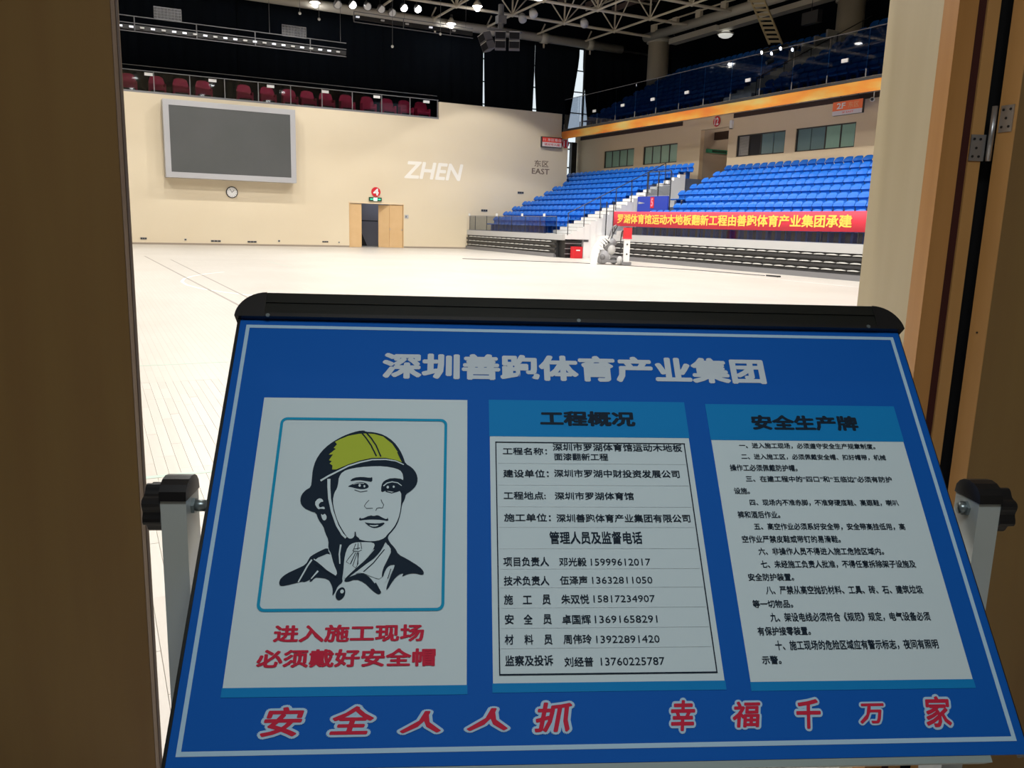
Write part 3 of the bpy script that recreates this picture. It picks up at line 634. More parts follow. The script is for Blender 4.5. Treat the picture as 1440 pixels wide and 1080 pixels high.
# ------------------------------------------------------------------ retractable bleachers folded under each bank
def bleacher(x, y0, y1, zf0, zf1, rows, lidp, label, dark_end=None):
    t = thing('folded_bleacher', (x, (y0+y1)/2, 0), label, 'bleacher')
    MB().box((x+.03, y0, 0), (x+1.0, y1, zf0)).build('frame', m_dgrey, t)
    MB().box((x-.10, y0, 0.0), (x+.03, y1, .19)).build('skirt_board', m_skirt, t)
    for j, z in enumerate(rows):
        MB().box((x-.03-.02*(2-j), y0, z-.16), (x+.03, y1, z-.06)).build('seat_beam', m_dgrey, t)
        n = int((y1-y0-.6)/lidp)
        if j == 0:
            q = MB(); w = lidp*.80/2; pr = []
            for i in range(7):
                a = -1+2*i/6; pr.append((0, a*w, .028*(1-a*a)))
            q.prism([(-.09, -w, -.015)]+[(-.09, p[1], p[2]) for p in pr]+[(-.09, w, -.015)], (.09, 0, 0))
            me = q.mesh('seat_lid', m_chair)
        for i in range(n):
            o = bpy.data.objects.new('seat_lid', me); COL.objects.link(o); o.parent = t
            o.location = Vector((x, y1-.35-lidp*(i+.5)+.08*j, z))-W0(t)
    return t
b1 = bleacher(22.6, 15, 33.9, .88, 1.2, (.82, .56, .32), .56, 'long black folded bleacher with grey seat lids below the red banner')
MB().box((22.55, 15, .89), (22.75, 33.9, 1.20)).build('fascia', m_fascia, b1)
b2 = bleacher(20.4, 35.6, 46.38, .84, 1.12, (.76, .52, .29), .56, 'shorter black folded bleacher with grey seat lids beside the far wall')
MB().box((20.36, 34.9, .85), (20.5, 46.38, 1.13)).build('fascia', m_fascia, b2)
MB().box((20.55, 34.9, 0), (21.45, 35.55, .84)).build('end_frame', m_black, b2)
for zz in (.2, .45, .7): MB().box((20.5, 34.86, zz-.02), (21.45, 34.9, zz+.02)).build('end_rail', m_skirt, b2)
t = thing('low_rail', (20.5, 41, 1.13), 'low glass railing in front of the left seat bank', 'railing')
ys = [46.2, 45.4, 43.8, 42.2, 40.6, 39.0, 37.4, 35.7]
for a, b in zip(ys, ys[1:]): MB().box((20.45, b+.04, 1.15), (20.46, a-.04, 1.95)).build('glass_pane', m_glassl, t)
for y in ys: MB().tube((20.46, y, 1.13), (20.46, y, 1.98), .018, 6).build('post', m_dgrey, t)
MB().tube((20.46, 46.2, 1.97), (20.46, 35.7, 1.97), .014, 6).build('rail', m_skirt, t)
for k, y in enumerate((46.2, 42.4, 39.3, 36.9)): MB().box((20.40, y-.09, 1.97), (20.43, y+.09, 2.11)).build('row_plate', m_white, None, loc=(20.4, y, 1.97), label=ordn(k+1)+' small white plate from the far wall on the low glass railing', cat='plate', group='white plates on the low railing')
t = thing('low_rail', (22.6, 26, 1.2), 'low glass railing half hidden behind the red banner', 'railing')
ys = [33.85-1.6*k for k in range(12)]
for a, b in zip(ys, ys[1:]): MB().box((22.62, b+.03, 1.2), (22.63, a-.03, 2.05)).build('glass_pane', m_glassl, t)
for y in ys: MB().tube((22.63, y, 1.2), (22.63, y, 2.1), .018, 6).build('post', m_dgrey, t)
MB().tube((22.63, 33.85, 2.1), (22.63, 16.2, 2.1), .014, 6).build('rail', m_skirt, t)
# red banner with a slight sag
t = thing('red_banner', (22.5, 26, 1.6), 'long red cloth banner with yellow Chinese lettering on the railing', 'banner')
def bfn(y, z):
    s_ = (33.92-y)/14.6; return Vector((22.592+.008*math.sin(y*3), y, z-.03*math.sin(s_*math.pi)))
q = MB(); n = 60
for j, z in enumerate((1.60, 1.95, 2.28)):
    for i in range(n+1): q.v.append(bfn(33.92-16*i/n, z))
for j in range(2):
    for i in range(n): k = j*(n+1)+i; q.f.append((k, k+1, k+n+2, k+n+1))
o = q.build('cloth', m_banner, t, True); md = o.modifiers.new('s', 'SOLIDIFY'); md.thickness = .01
txt = '罗湖体育馆运动木地板翻新工程由善跑体育产业集团承建'
q = MB(); put_text(q, txt, lambda a, b: bfn(-a, b)-Vector((.014, 0, 0)), (-33.55, 2.17, -19.72, 1.73), bold=.03); q.build('lettering', m_yellow, t)
# red extinguisher box, door plate
t = thing('extinguisher_box', (20.9, 34.6, 0), 'red extinguisher cabinet at the end of the left bleacher', 'cabinet')
MB().box((20.75, 34.45, .0), (21.25, 34.75, .56)).build('body', m_red, t); MB().box((20.78, 34.43, .03), (21.22, 34.45, .53)).build('door', m_red, t); MB().box((20.88, 34.42, .36), (21.1, 34.43, .42)).build('label_strip', m_white, t)
t = thing('wall_plate', (21.65, 34.85, .8), 'small dark number plate on the white stair side wall', 'wall plate'); MB().box((21.5, 34.84, .79), (21.82, 34.87, .90)).build('cover', m_skirt, t); MB().box((21.54, 34.835, .81), (21.78, 34.84, .88)).build('slot', m_dgrey, t)
# 2F sign hung under the upper tier, and the camera beside it
t = thing('direction_sign', (28.5, 25.7, 6.45), 'orange over white 2F sign hanging below the upper tier', 'sign')
MB().box((28.5, 24.98, 6.44), (28.62, 26.52, 6.99)).build('box', m_dgrey, t)
MB().box((28.49, 24.98, 6.62), (28.5, 26.52, 6.99)).build('orange_field', new_mat('sign_orange', (.80, .16, .05), .5, emit=(.9, .2, .08), es=.1), t); MB().box((28.49, 24.98, 6.44), (28.5, 26.52, 6.62)).build('white_field', m_signwhite, t)
q = MB(); put_text(q, '2F', lambda a, b: Vector((28.485, -a, b)), (-26.3, 6.93, -25.85, 6.69), bold=.03); q.build('lettering', m_white, t)
q = MB(); put_text(q, '东区', lambda a, b: Vector((28.485, -a, b)), (-25.7, 6.93, -25.15, 6.69), bold=.02); q.build('lettering', new_mat('peach_letter', (.85, .4, .2), .5), t)
q = MB(); put_text(q, '2F EAST', lambda a, b: Vector((28.485, -a, b)), (-26.0, 6.57, -25.4, 6.50), bold=.01); q.build('lettering', m_signred, t)
for y in (25.3, 26.2): MB().tube((28.56, y, 6.98), (28.56, y, 7.36), .015, 6).build('hanger', m_dgrey, t)
t = thing('security_camera', (28.5, 24.5, 6.9), 'small white security camera right of the 2F sign', 'camera')
MB().tube((28.6, 24.55, 7.36), (28.6, 24.55, 6.98), .02, 6).build('stem', m_white, t); MB().tube((28.75, 24.7, 6.94), (28.4, 24.45, 6.88), .085, 12).build('body', m_white, t, True); MB().tube((28.4, 24.45, 6.88), (28.36, 24.42, 6.872), .06, 12).build('lens', m_black, t)
# cable on the floor
pts = [(14.3, 33.0), (16.4, 31.5), (18.2, 30.2), (19.7, 27.5), (20.6, 25.2), (20.8, 23.6), (21.05, 21.9)]
q = MB(); q.path([(x, y, .012) for x, y in pts], .012, 6); tag(q.build('power_cable', m_dgrey, None, loc=(18, 30, 0)), 'thin dark power cable lying across the floor before the bleachers', 'cable')
MB().box((20.95, 21.2, 0), (21.1, 21.75, .05)).build('socket_strip', m_dgrey, None, loc=(21, 21.4, 0), label='small dark socket strip at the end of the floor cable', cat='socket strip')
# ------------------------------------------------------------------ white floor machine
t = thing('floor_machine', (18.6, 29.2, 0), 'white and grey floor machine with a curved fender before the stairs', 'machine')
ex = Vector((.885, -.465, 0)); ey = Vector((.465, .885, 0)); bs = Vector((18.55, 29.3, 0))
def mp_(a, b, z): return bs+ex*a+ey*b+Vector((0, 0, z))
# curved white fender on the left
q = MB(); n = 9; arc = [(-.05+.62*(1-math.cos(a)), 1.12*math.sin(a)) for a in [math.pi/2*k/n for k in range(n+1)]]
for i in range(n):
    (a0, z0), (a1, z1) = arc[i], arc[i+1]
    q.prism([mp_(a0, 0, z0), mp_(a0+.27, 0, z0*.82), mp_(a1+.27*(1-i/n*.6), 0, z1*.84), mp_(a1, 0, z1)], ey*.55)
q.build('fender', m_white, t)
q = MB(); q.tube(mp_(.44, .1, .3), mp_(.44, .45, .3), .3, 16); q.build('drum', m_screenf, t, True)
q = MB(); q.tube(mp_(.44, .06, .3), mp_(.44, .1, .3), .12, 12); q.build('hub', m_skirt, t, True)
q = MB(); q.tube(mp_(.52, .25, .62), mp_(.95, .25, 1.0), .17, 12); q.build('motor', m_skirt, t, True)
q = MB(); q.tube(mp_(.62, .1, .75), mp_(.62, .4, .75), .12, 12); q.build('fan_case', m_white, t, True)
q = MB(); q.ball(mp_(.8, .2, .62), (.19, .17, .24), 12, 8); q.build('dust_bag', m_fascia, t, True)
q = MB(); q.obox(mp_(.85, .28, .14), ex, ey, (0,0,1), .46, .24, .06); q.build('chassis', m_skirt, t)
q = MB(); q.tube(mp_(.92, .05, .16), mp_(.92, .5, .16), .14, 14); q.build('wheel', m_dgrey, t, True)
q = MB(); q.ball(mp_(1.15, .0, .18), (.13, .12, .18), 12, 8); q.build('dust_pot', m_fascia, t, True)
q = MB(); q.path([mp_(.72, .3, .9), mp_(.86, .25, 1.28), mp_(1.02, .25, 1.6)], .028, 8); q.build('handle_tube', m_dgrey, t, True)
q = MB(); q.path([mp_(.55, .35, .9), mp_(.72, .35, 1.15), mp_(.80, .35, 1.5), mp_(.98, .35, 1.62)], .03, 8); q.build('handle_tube', m_skirt, t, True)
q = MB(); q.obox(mp_(1.12, .2, 1.27), ex, ey, (0,0,1), .14, .03, .12); q.build('filter_box', m_fascia, t)
q = MB(); q.obox(mp_(1.42, .05, .62), ex, ey, (0,0,1), .12, .12, .50); q.build('control_post', m_white, t)
q = MB(); q.obox(mp_(1.42, .05, .07), ex, ey, (0,0,1), .2, .22, .06); q.build('post_foot', m_skirt, t)
q = MB(); q.obox(mp_(1.42, .05, 1.33), ex, ey, (0,0,1), .17, .15, .20); q.build('red_head', m_red, t)
q = MB(); q.obox(mp_(1.42, .05, 1.10), ex, ey, (0,0,1), .18, .16, .03); q.build('red_head', m_banner, t)
for z in (.85, .45): q = MB(); q.tube(mp_(1.42, -.08, z), mp_(1.42, -.095, z), .035, 10); q.build('knob', m_dgrey, t)
q = MB(); q.path([mp_(1.3, .1, 1.45), mp_(1.2, .1, 1.35), mp_(1.16, .1, 1.0), mp_(1.2, .1, .6)], .025, 6); q.build('hose', m_dgrey, t)
# ------------------------------------------------------------------ roof truss, beams, gantries
t = thing('roof_truss', (19, 42, 13.5), 'cream steel space frame truss of the roof', 'truss')
gx = [8.5, 12.05, 15.6, 19.15, 22.7, 26.2, 29.8]; gy = [30.8, 34.5, 38.2, 42.0, 45.7]; zb, zt2 = 13.5, 15.4
for y in gy: MB().tube((5, y, zb), (32.5, y, zb), .085, 8).build('chord', m_truss, t)
for x in gx: MB().tube((x, 28, zb), (x, 49.2, zb), .065, 8).build('chord', m_truss, t)
for y in gy: MB().tube((5, y, zt2), (32.5, y, zt2), .06, 6).build('chord', m_truss, t)
for x in gx: MB().tube((x, 28, zt2), (x, 49.2, zt2), .05, 6).build('chord', m_truss, t)
sp = MB().tube((0, 0, 0), (0, 0, 1), .05, 6, cap=False)
for i, x in enumerate(gx):
    for j, y in enumerate(gy):
        MB().tube((x, y, zb), (x, y, zt2), .055, 6).build('strut', m_truss, t)
        MB().ball((x, y, zb), .13, 8, 5).build('node', m_truss, t)
        if i < 6: MB().tube((x, y, zb), (x+(gx[i+1]-x)/2, y, zt2), .04, 6).tube((gx[i+1], y, zb), (x+(gx[i+1]-x)/2, y, zt2), .04, 6).build('strut', m_truss, t)
        if j < 4: MB().tube((x, y, zb), (x, (y+gy[j+1])/2, zt2), .04, 6).tube((x, gy[j+1], zb), (x, (y+gy[j+1])/2, zt2), .04, 6).build('strut', m_truss, t)
m_purl = new_mat('brown_purlin', (.16, .11, .10), .7)
t = thing('roof_purlins', (19, 42, 15.8), 'brown roof purlins above the truss', 'purlins')
for k in range(14): MB().box((5+2.1*k, 28, 15.8), (5.18+2.1*k, 50, 16.1)).build('purlin', m_purl, t)
for k in range(8): MB().box((5, 29+2.6*k, 16.1), (34, 29.15+2.6*k, 16.3)).build('purlin', m_purl, t)
t = thing('ring_beam', (20, 49.3, 13.4), 'long grey round beam above the black curtains', 'beam')
MB().tube((5, 49.3, 13.35), (32.8, 49.3, 13.35), .27, 14).build('pipe', m_pipe, t, True)
for k, x in enumerate((19.3, 23.0, 26.8, 30.3)):
    MB().tube((x-.25, 49.3, 13.35), (x+.25, 49.3, 13.35), .33, 14).build('sleeve', m_pipe, t, True)
    MB().tube((x, 49.3, 13.0), (x, 49.3, 12.75), .06, 6).tube((x-.25, 49.3, 13.6), (x+.05, 49.3, 14.2), .05, 6).build('bracket', m_truss, t)
t = thing('ring_beam', (32.8, 40, 13.4), 'thick grey beam running over the upper blue seats', 'beam')
MB().tube((32.8, 46.6, 13.62), (32.8, 26, 13.5), .27, 14).build('pipe', m_pipe, t, True)
for k in range(7): MB().box((32.55, 45.3-2.2*k, 13.75), (32.75, 45.75-2.2*k, 14.2)).build('bracket', m_truss, t)
MB().tube((32.6, 45.6, 14.15), (32.6, 28, 14.05), .05, 6).build('rail', m_truss, t)
t = thing('duct', (33.6, 38, 12.7), 'lower grey duct hanging under the thick beam on the right', 'duct')
MB().obox((33.3, 42.2, 13.05), (0, 1, 0), (1, 0, 0), (0, 0, 1), 2.2, .28, .16).obox((33.3, 35.75, 13.0), (0, 1, 0), (1, 0, 0), (0, 0, 1), 3.95, .28, .14).build('casing', m_pipe, t)
for y in (33, 36, 39, 42, 44): MB().tube((33.3, y, 13.1), (33.0, y, 13.5), .03, 6).build('hanger', m_dgrey, t)
t = thing('dome_lamp', (33.4, 39.6, 12.6), 'half round white dome lamp glowing under the duct', 'lamp')
MB().ball((33.4, 39.55, 12.63), (.42, .42, .2), 14, 6).build('dome', new_mat('dome_glow', (.9, .9, .85), .5, emit=(1, 1, .92), es=.5), t, True); MB().tube((33.4, 39.55, 12.64), (33.4, 39.55, 12.7), .48, 14).tube((33.4, 39.55, 12.7), (33.4, 39.55, 12.86), .03, 6).build('cap', m_pipe, t)
# concrete columns behind the upper seats
for (x, y, zb_, lab) in ((33.6, 46.2, 7.3, 'round grey concrete column behind the upper seats, left one'), (35.7, 32.65, 7.3, 'round grey concrete column behind the upper seats, right one')):
    t = thing('column', (x, y, zb_), lab, 'column'); MB().tube((x, y, zb_), (x, y, 13.3), .68, 20).build('shaft', m_truss, t, True); MB().tube((x, y, 13.3), (x, y, 13.6), .8, 20).build('cap', m_pipe, t, True)
# slanting ladder frame on the right
m_lad = new_mat('yellow_grey_steel', (.42, .34, .20), .5)
t = thing('lighting_ladder', (31, 33.8, 10.7), 'slanting yellowish ladder frame above the upper aisle', 'ladder')
A0, A1, B0, B1 = Vector((31, 35.3, 13.7)), Vector((31, 34.3, 13.5)), Vector((31, 33.33, 10.78)), Vector((31, 32.44, 10.63))
MB().tube(A0, B0, .055, 6).build('side_rail', m_lad, t); MB().tube(A1, B1, .055, 6).build('side_rail', m_lad, t)
for k in range(12):
    f = (k+.4)/12; p = A0.lerp(B0, f); q_ = A1.lerp(B1, f); MB().obox((p+q_)/2, (q_-p).normalized(), (1, 0, 0), (q_-p).normalized().cross(Vector((1, 0, 0))), (q_-p).length/2, .03, .055).build('rung', m_lad, t)
t = thing('spotlight_cluster', (31, 32.6, 10.4), 'cluster of small stage spotlights at the foot of the ladder', 'spotlight')
for k, (dy, dz) in enumerate(((.9, .1), (.2, -.05), (-.4, .08), (-1.2, -.1), (.5, -.45))):
    MB().tube((31.1, 32.6+dy, 10.45+dz), (30.8, 32.6+dy+.1, 10.3+dz), .12, 10).build('can', m_dgrey, t); MB().tube((30.79, 32.6+dy+.1, 10.295+dz), (30.77, 32.6+dy+.105, 10.29+dz), .08, 10).build('lens', m_lamp if k < 4 else m_white, t)
MB().tube((31, 34, 10.6), (31, 31, 10.5), .03, 6).build('bar', m_dgrey, t)
t = thing('hanging_box', (31.5, 31.2, 11.3), 'small grey box hanging right of the slanting ladder', 'box'); MB().box((31.4, 30.7, 11.4), (31.7, 31.7, 11.95)).build('case', m_dgrey, t); MB().tube((31.5, 31.2, 11.95), (31.5, 31.2, 13.6), .02, 6).build('cable', m_dgrey, t)
# lighting gantries in front of the curtains
m_rail = new_mat('gantry_tube', (.14, .14, .15), .5); m_led = new_mat('small_lamp_glow', (.8, .8, .85), .5, emit=(.85, .9, 1), es=.55)
m_mesh = glass_mat('wire_mesh', (.8, .8, .84), .1); m_mesh.node_tree.nodes['Glossy BSDF'].inputs[1].default_value = .9
def gantry(x0, x1, y, rails, lampz, pitch, label, bright, baskets=()):
    t = thing('lighting_gantry', ((x0+x1)/2, y, rails[0]), label, 'gantry')
    for z in rails: MB().tube((x0, y, z), (x1, y, z), .022, 6).build('rail', m_rail, t)
    n = int((x1-x0)/2.7)
    for k in range(n+1): MB().tube((x0+k*2.7, y, rails[-1]), (x0+k*2.7, y, rails[0]), .025, 6).build('post', m_rail, t)
    MB().box((x0, y+.05, lampz-.1), (x1, y+.2, lampz+.1)).build('trough', m_black, t)
    k = 0; x = x0+.2
    while x < x1-.1:
        MB().box((x-.09, y-.05, lampz-.035), (x+.09, y+.05, lampz+.035)).build('lamp_head', m_led if (k*7) % 5 < bright else m_fascia, t); k += 1; x += pitch
    for gx_ in gx:
        if x0 < gx_ < x1 and gx_ > 8: MB().tube((gx_, y, rails[0]), (gx_, y, 13.44), .01, 5).build('suspension_cable', m_rail, t)
    for (a, b, z0, z1) in baskets:
        for i in range(9): MB().tube((a+(b-a)*i/8, y-.02, z0), (a+(b-a)*i/8, y-.02, z1), .006, 4).build('mesh_bar', m_rail, t)
        MB().box((a, y-.015, z0), (b, y-.01, z1)).build('mesh_sheet', m_mesh, t)
        for i in range(5): MB().tube((a, y-.02, z0+(z1-z0)*i/4), (b, y-.02, z0+(z1-z0)*i/4), .006 if 0 < i < 4 else .02, 4).build('mesh_bar', m_rail, t)
    return t
gantry(-3, 12.35, 44, (10.44, 10.14, 9.78), 9.97, .46, 'long lighting gantry with a row of small lamps above the big screen', 3, ((3.25, 4.45, 10.47, 10.98), (9.1, 10.3, 10.42, 10.93)))
gantry(12.85, 19.6, 44.3, (12.1, 11.6), 11.86, 1.35, 'fainter lighting gantry with few lamps left of the loudspeakers', 2)
for (x, z0, z1, lab) in ((9.98, 11.55, 13.3, 'first thin hanging cable with a weight from the left, over the gantry'), (10.94, 11.4, 13.3, 'second thin hanging cable with a weight from the left'), (14.8, 10.55, 13.3, 'longest thin hanging cable with a small white weight'), (17.5, 11.5, 13.3, 'short thin hanging cable with a weight left of the speakers')):
    t = thing('hanging_cable', (x, 43.9, z0), lab, 'cable'); MB().tube((x, 43.9, z0+.08), (x, 43.9, z1), .012, 5).build('cord', m_rail, t); MB().ball((x, 43.9, z0), .075, 8, 6).build('weight', m_chair, t)
# floodlights on the long beam
for k, (x, z) in enumerate(((13.0, 13.2), (13.85, 13.3), (14.7, 13.33), (15.5, 13.3), (16.15, 13.2), (16.85, 13.55), (17.7, 13.6))):
    t = thing('floodlight', (x, 47.9, z), ordn(k+1)+' floodlight from the left in the row at the top edge', 'floodlight', 'floodlights at the top edge')
    MB().tube((x, 48.2, z+.22), (x-.05, 47.8, z-.03), .12, 12, .24).build('housing', m_steel, t, True)
    MB().tube((x-.052, 47.795, z-.035), (x-.055, 47.785, z-.04), .2, 12).build('lens', m_lamp if k in (1, 5, 6) else m_white, t)
    MB().tube((x, 48.2, z+.2), (x, 48.2, z+.6), .03, 6).build('bracket', m_dgrey, t)
# loudspeaker cluster
t = thing('speaker_cluster', (21.2, 44, 11.1), 'hanging cluster of grey loudspeakers below the truss', 'loudspeaker')
m_spk = new_mat('speaker_grille', (.02, .02, .024), .9, spec=.1); m_spt = new_mat('speaker_case', (.13, .125, .14), .7, spec=.2)
FR, FF = Vector((.891, -.454, 0)), Vector((.454, .891, 0))
def spk(c0, tilt=0., yaw=0.):
    az = (Vector((0, 0, 1))*math.cos(tilt)+FR*-math.sin(tilt)).normalized(); ax = (FR*math.cos(yaw)+FF*math.sin(yaw)); ax = (ax-az*ax.dot(az)).normalized(); ay = az.cross(ax)
    for s_ in (-1, 1):
        q0_ = Vector(c0)+az*.24*s_
        q = MB(); q.obox(q0_, ax, ay, az, .30, .25, .222); q.build('cabinet', m_spt, t)
        q = MB(); q.obox(q0_-ay*.252, ax, ay, az, .27, .008, .17); q.build('grille', m_spk, t)
        q = MB(); q.obox(q0_-ay*.25+az*.212, ax, ay, az, .30, .012, .012); q.build('edge_strip', m_chair, t)
spk((21.15, 44, 11.6)); spk((21.85, 43.65, 11.6)); spk((20.42, 44.25, 11.5), .38, -.9)
MB().box((20.4, 43.8, 12.12), (22.4, 44.2, 12.2)).build('frame', m_rail, t)
MB().tube((21.15, 44, 12.2), (21.15, 44, 13.5), .16, 10).build('hanging_pole', m_rail, t); MB().box((20.9, 43.8, 12.5), (21.4, 44.2, 12.9)).build('hoist', m_rail, t)
for k, (x, yo) in enumerate(((22.7, 0), (22.7, 1.3), (26.2, .3))):
    t = thing('stage_lamp', (x, 43.0+yo, 13.2), ordn(k+1)+' dull grey stage lamp right of the speaker pole', 'lamp', 'dull stage lamps in the truss'); MB().tube((x, 43.2+yo, 13.2), (x-.08, 42.9+yo, 12.95), .2, 12, .24).build('housing', m_fascia, t, True); MB().tube((x, 43.2+yo, 13.2), (x, 43.2+yo, 13.5), .03, 6).build('bracket', m_dgrey, t)
# small far daylight slits beside the left column
w = thing('window_9', (37.8, 54, 12), kind='structure')
MB().box((36.0, 50.3, 13.0), (37.0, 50.36, 13.25)).build('pane', m_day, w); MB().box((37.1, 50.3, 12.2), (37.16, 50.36, 13.0)).build('pane', m_day, w)
# ------------------------------------------------------------------ the tilting notice board on its stand
P0 = Vector((.2321, 1.4701, 1.3171)); E_ = Vector((.92263, -.38567, 0)).normalized()
G_ = Vector((.1709*-1.4585, -.6078, -.754)); G_ = Vector((-.24919, -.60782, -.75396)); G_ = (G_-E_*G_.dot(E_)).normalized(); N_ = -(E_.cross(G_)).normalized()
if N_.z < 0: N_ = -N_
def bd(a, b, h=0.): return P0+E_*a+G_*b+N_*h
HM = ((0.0015154993, 0.00024057522, -0.63529429), (-3.9626982e-05, 0.001865548, -0.83825708), (-9.4555479e-05, 0.00064175556, 1.0))
def chart(x, y):        # measured print layout -> board coordinates in metres
    w = HM[2][0]*x+HM[2][1]*y+HM[2][2]; return ((HM[0][0]*x+HM[0][1]*y+HM[0][2])/w, (HM[1][0]*x+HM[1][1]*y+HM[1][2])/w)
BA0, BA1, BB0, BB1 = -.0203, 1.1845, -.062, .712
m_blue = new_mat('notice_blue', (.006, .105, .46), .6, spec=.08)
m_cyan = new_mat('notice_cyan', (.008, .22, .55), .6, spec=.08); m_sheet = new_mat('notice_grey_white', (.60, .72, .76), .6, spec=.08); m_ltitle = new_mat('title_silver', (.58, .66, .72), .6, spec=.08)
m_bline = new_mat('border_pale_blue', (.42, .62, .78), .6, spec=.08); m_ink = new_mat('notice_ink', (.010, .022, .040), .6, spec=.08); m_rink = new_mat('notice_red', (.55, .025, .06), .6, spec=.08)
m_hat = new_mat('hat_lime', (.42, .52, .05), .6, spec=.08); m_cframe = new_mat('frame_cyan', (.01, .30, .52), .6, spec=.08)
m_alu = new_mat('dark_anodised', (.018, .020, .018), .28, metal=.35, spec=.6); m_cap = new_mat('black_plastic', (.008, .008, .009), .35); m_post = new_mat('cream_powder_steel', (.44, .48, .46), .35)
m_postl = m_post
m_bolt = new_mat('zinc_bolt', (.25, .30, .31), .3, metal=.7); m_tgrey = new_mat('pale_bottom_rail', (.30, .37, .36), .4)
base = uv(.23, 1.23, 0)
st = thing('notice_board_stand', tuple(base), 'blue tilting construction notice board on a wheeled steel stand in the doorway', 'notice board')
def slab(a0, b0, a1, b1, h0, h1):
    return MB().prism([bd(a0, b0, h0), bd(a1, b0, h0), bd(a1, b1, h0), bd(a0, b1, h0)], N_*(h1-h0))
face = slab(-.0112, -.011, 1.1765, .703, -.008, 0).build('board_panel', m_blue, st)
# dark frame: rails and rounded corner caps
slab(.03, BB0, 1.135, -.011, -.028, .010).build('frame_rail', m_alu, st)
slab(.03, -.0175, 1.135, -.0105, .010, .013).build('frame_lip', m_cap, st)
slab(.03, -.044, 1.135, -.040, .010, .0125).build('frame_lip', m_alu, st)
slab(-.0158, -.012, -.0112, .705, -.028, .002).build('frame_rail', m_alu, st)
slab(1.1765, -.012, 1.1795, .705, -.028, -.002).build('frame_rail', m_alu, st)
slab(.0, .7032, 1.12, .7125, -.022, -.001).build('frame_rail', m_tgrey, st)
def corner(ca, cb, sa, sb, r=.05):
    pts = [(ca+sa*0, cb)]
    arc = [(ca+sa*(r-r*math.cos(t)), cb+sb*(r-r*math.sin(t))) for t in [math.pi/2*k/8 for k in range(9)]]
    poly = arc+[(ca+sa*r*1.02, cb+sb*(r+.0)), ]
    poly = arc+[(ca+sa*.0505, cb+sb*r)] if False else arc+[(ca+sa*r, cb+sb*.051), (ca+sa*.011, cb+sb*.051)]
    return poly
for (ca, sa) in ((BA0, 1), (BA1, -1)):
    arc = [(ca+sa*(.05-.05*math.cos(t)), BB0+(.05-.05*math.sin(t))) for t in [math.pi/2*k/10 for k in range(11)]]   # left edge to top edge
    poly = arc+[(ca+sa*.0505, -.011), (ca+sa*.006, -.011)]
    if sa < 0: poly = poly[::-1]
    MB().prism([bd(a, b, -.029) for a, b in poly], N_*.0405).build('corner_cap', m_cap, st)
for (a, b) in ((.037, -.012), (.58, -.014), (1.115, -.014)):
    MB().tube(bd(a, b, .012), bd(a, b, .0142), .0035, 10).build('rivet', m_bolt, st)
h1 = .0006
# border line
q = MB(); w = .0062; X0, Y0, X1, Y1 = 0, 0, 1.1642, .6857
for (a0, b0, a1, b1) in ((X0, Y0, X1, Y0+w), (X0, Y1-w, X1, Y1), (X0, Y0+w, X0+w, Y1-w), (X1-w, Y0+w, X1, Y1-w)):
    q.add([bd(a0, b0, h1), bd(a1, b0, h1), bd(a1, b1, h1), bd(a0, b1, h1)], [(0, 1, 2, 3)])
q.build('border_line', m_bline, face)
def P_(h): return lambda a, b: bd(a, b, h)
def tline(mb, s, x0, y0, x1, y1, h=h1, bold=.02, shear=0., n=None):
    a0, b0 = chart(x0, y0); a1, b1 = chart(x1, y1)
    # a comma or stop at the end hangs low: fit height by a plain character
    put_text(mb, s, P_(h), (a0, b0, a1, b1), bold=bold, shear=shear, n=n)
q = MB(); tline(q, '深圳善跑体育产业集团', 539, 496, 1079, 542, bold=.045); q.build('title_lettering', m_ltitle, face)
for ch, x0, y0, x1, y1 in (('安',373,995,428,1036),('全',469,994,528,1033),('人',566,1001,623,1031),('人',659,997,717,1028),('抓',753,989,810,1030),('幸',942,986,984,1029),('福',1029,988,1077,1024),('千',1118,985,1161,1026),('万',1206,991,1251,1019),('家',1295,981,1346,1024)):
    a0, b0 = chart(x0, y0); a1, b1 = chart(x1, y1); sh = .2; B1 = .028
    V, F = text_mesh(ch, B1, sh, 8); X = [v.x for v in V]; Y = [v.y for v in V]
    sx = (a1-a0)/(max(X)-min(X)); sy = (b1-b0)/(max(Y)-min(Y)); V2, F2 = text_mesh(ch, .105, sh, 14)
    q1, q2 = MB(), MB()
    q1.add([bd(a0+(v.x-min(X))*sx, b1-(v.y-min(Y))*sy, .0008+v.z*2.5e-5) for v in V2], F2); q2.add([bd(a0+(v.x-min(X))*sx, b1-(v.y-min(Y))*sy, .0014+v.z*2.5e-5) for v in V], F)
    q1.build('slogan_outline', m_bline, face); q2.build('slogan_character', m_rink, face)
# the three sheets
def sheet(a0, b0, a1, b1, head):
    s = slab(a0, b0, a1, b1, 0, h1).build('notice_sheet', m_sheet, st)
    slab(a0-.001, b1, a1+.001, b1+.0125, 0, h1*1.2).build('bottom_strip', m_cyan, s)
    if head: slab(a0-.001, b0-.001, a1+.001, head, 0, h1*1.8).build('heading_band', m_cyan, s)
    return s
s1 = sheet(.048, .1437, .3825, .600, None); s2 = sheet(.4195, .1437, .7527, .5985, .2110); s3 = sheet(.7908, .1465, 1.1255, .6010, .2140)
h2 = .0016
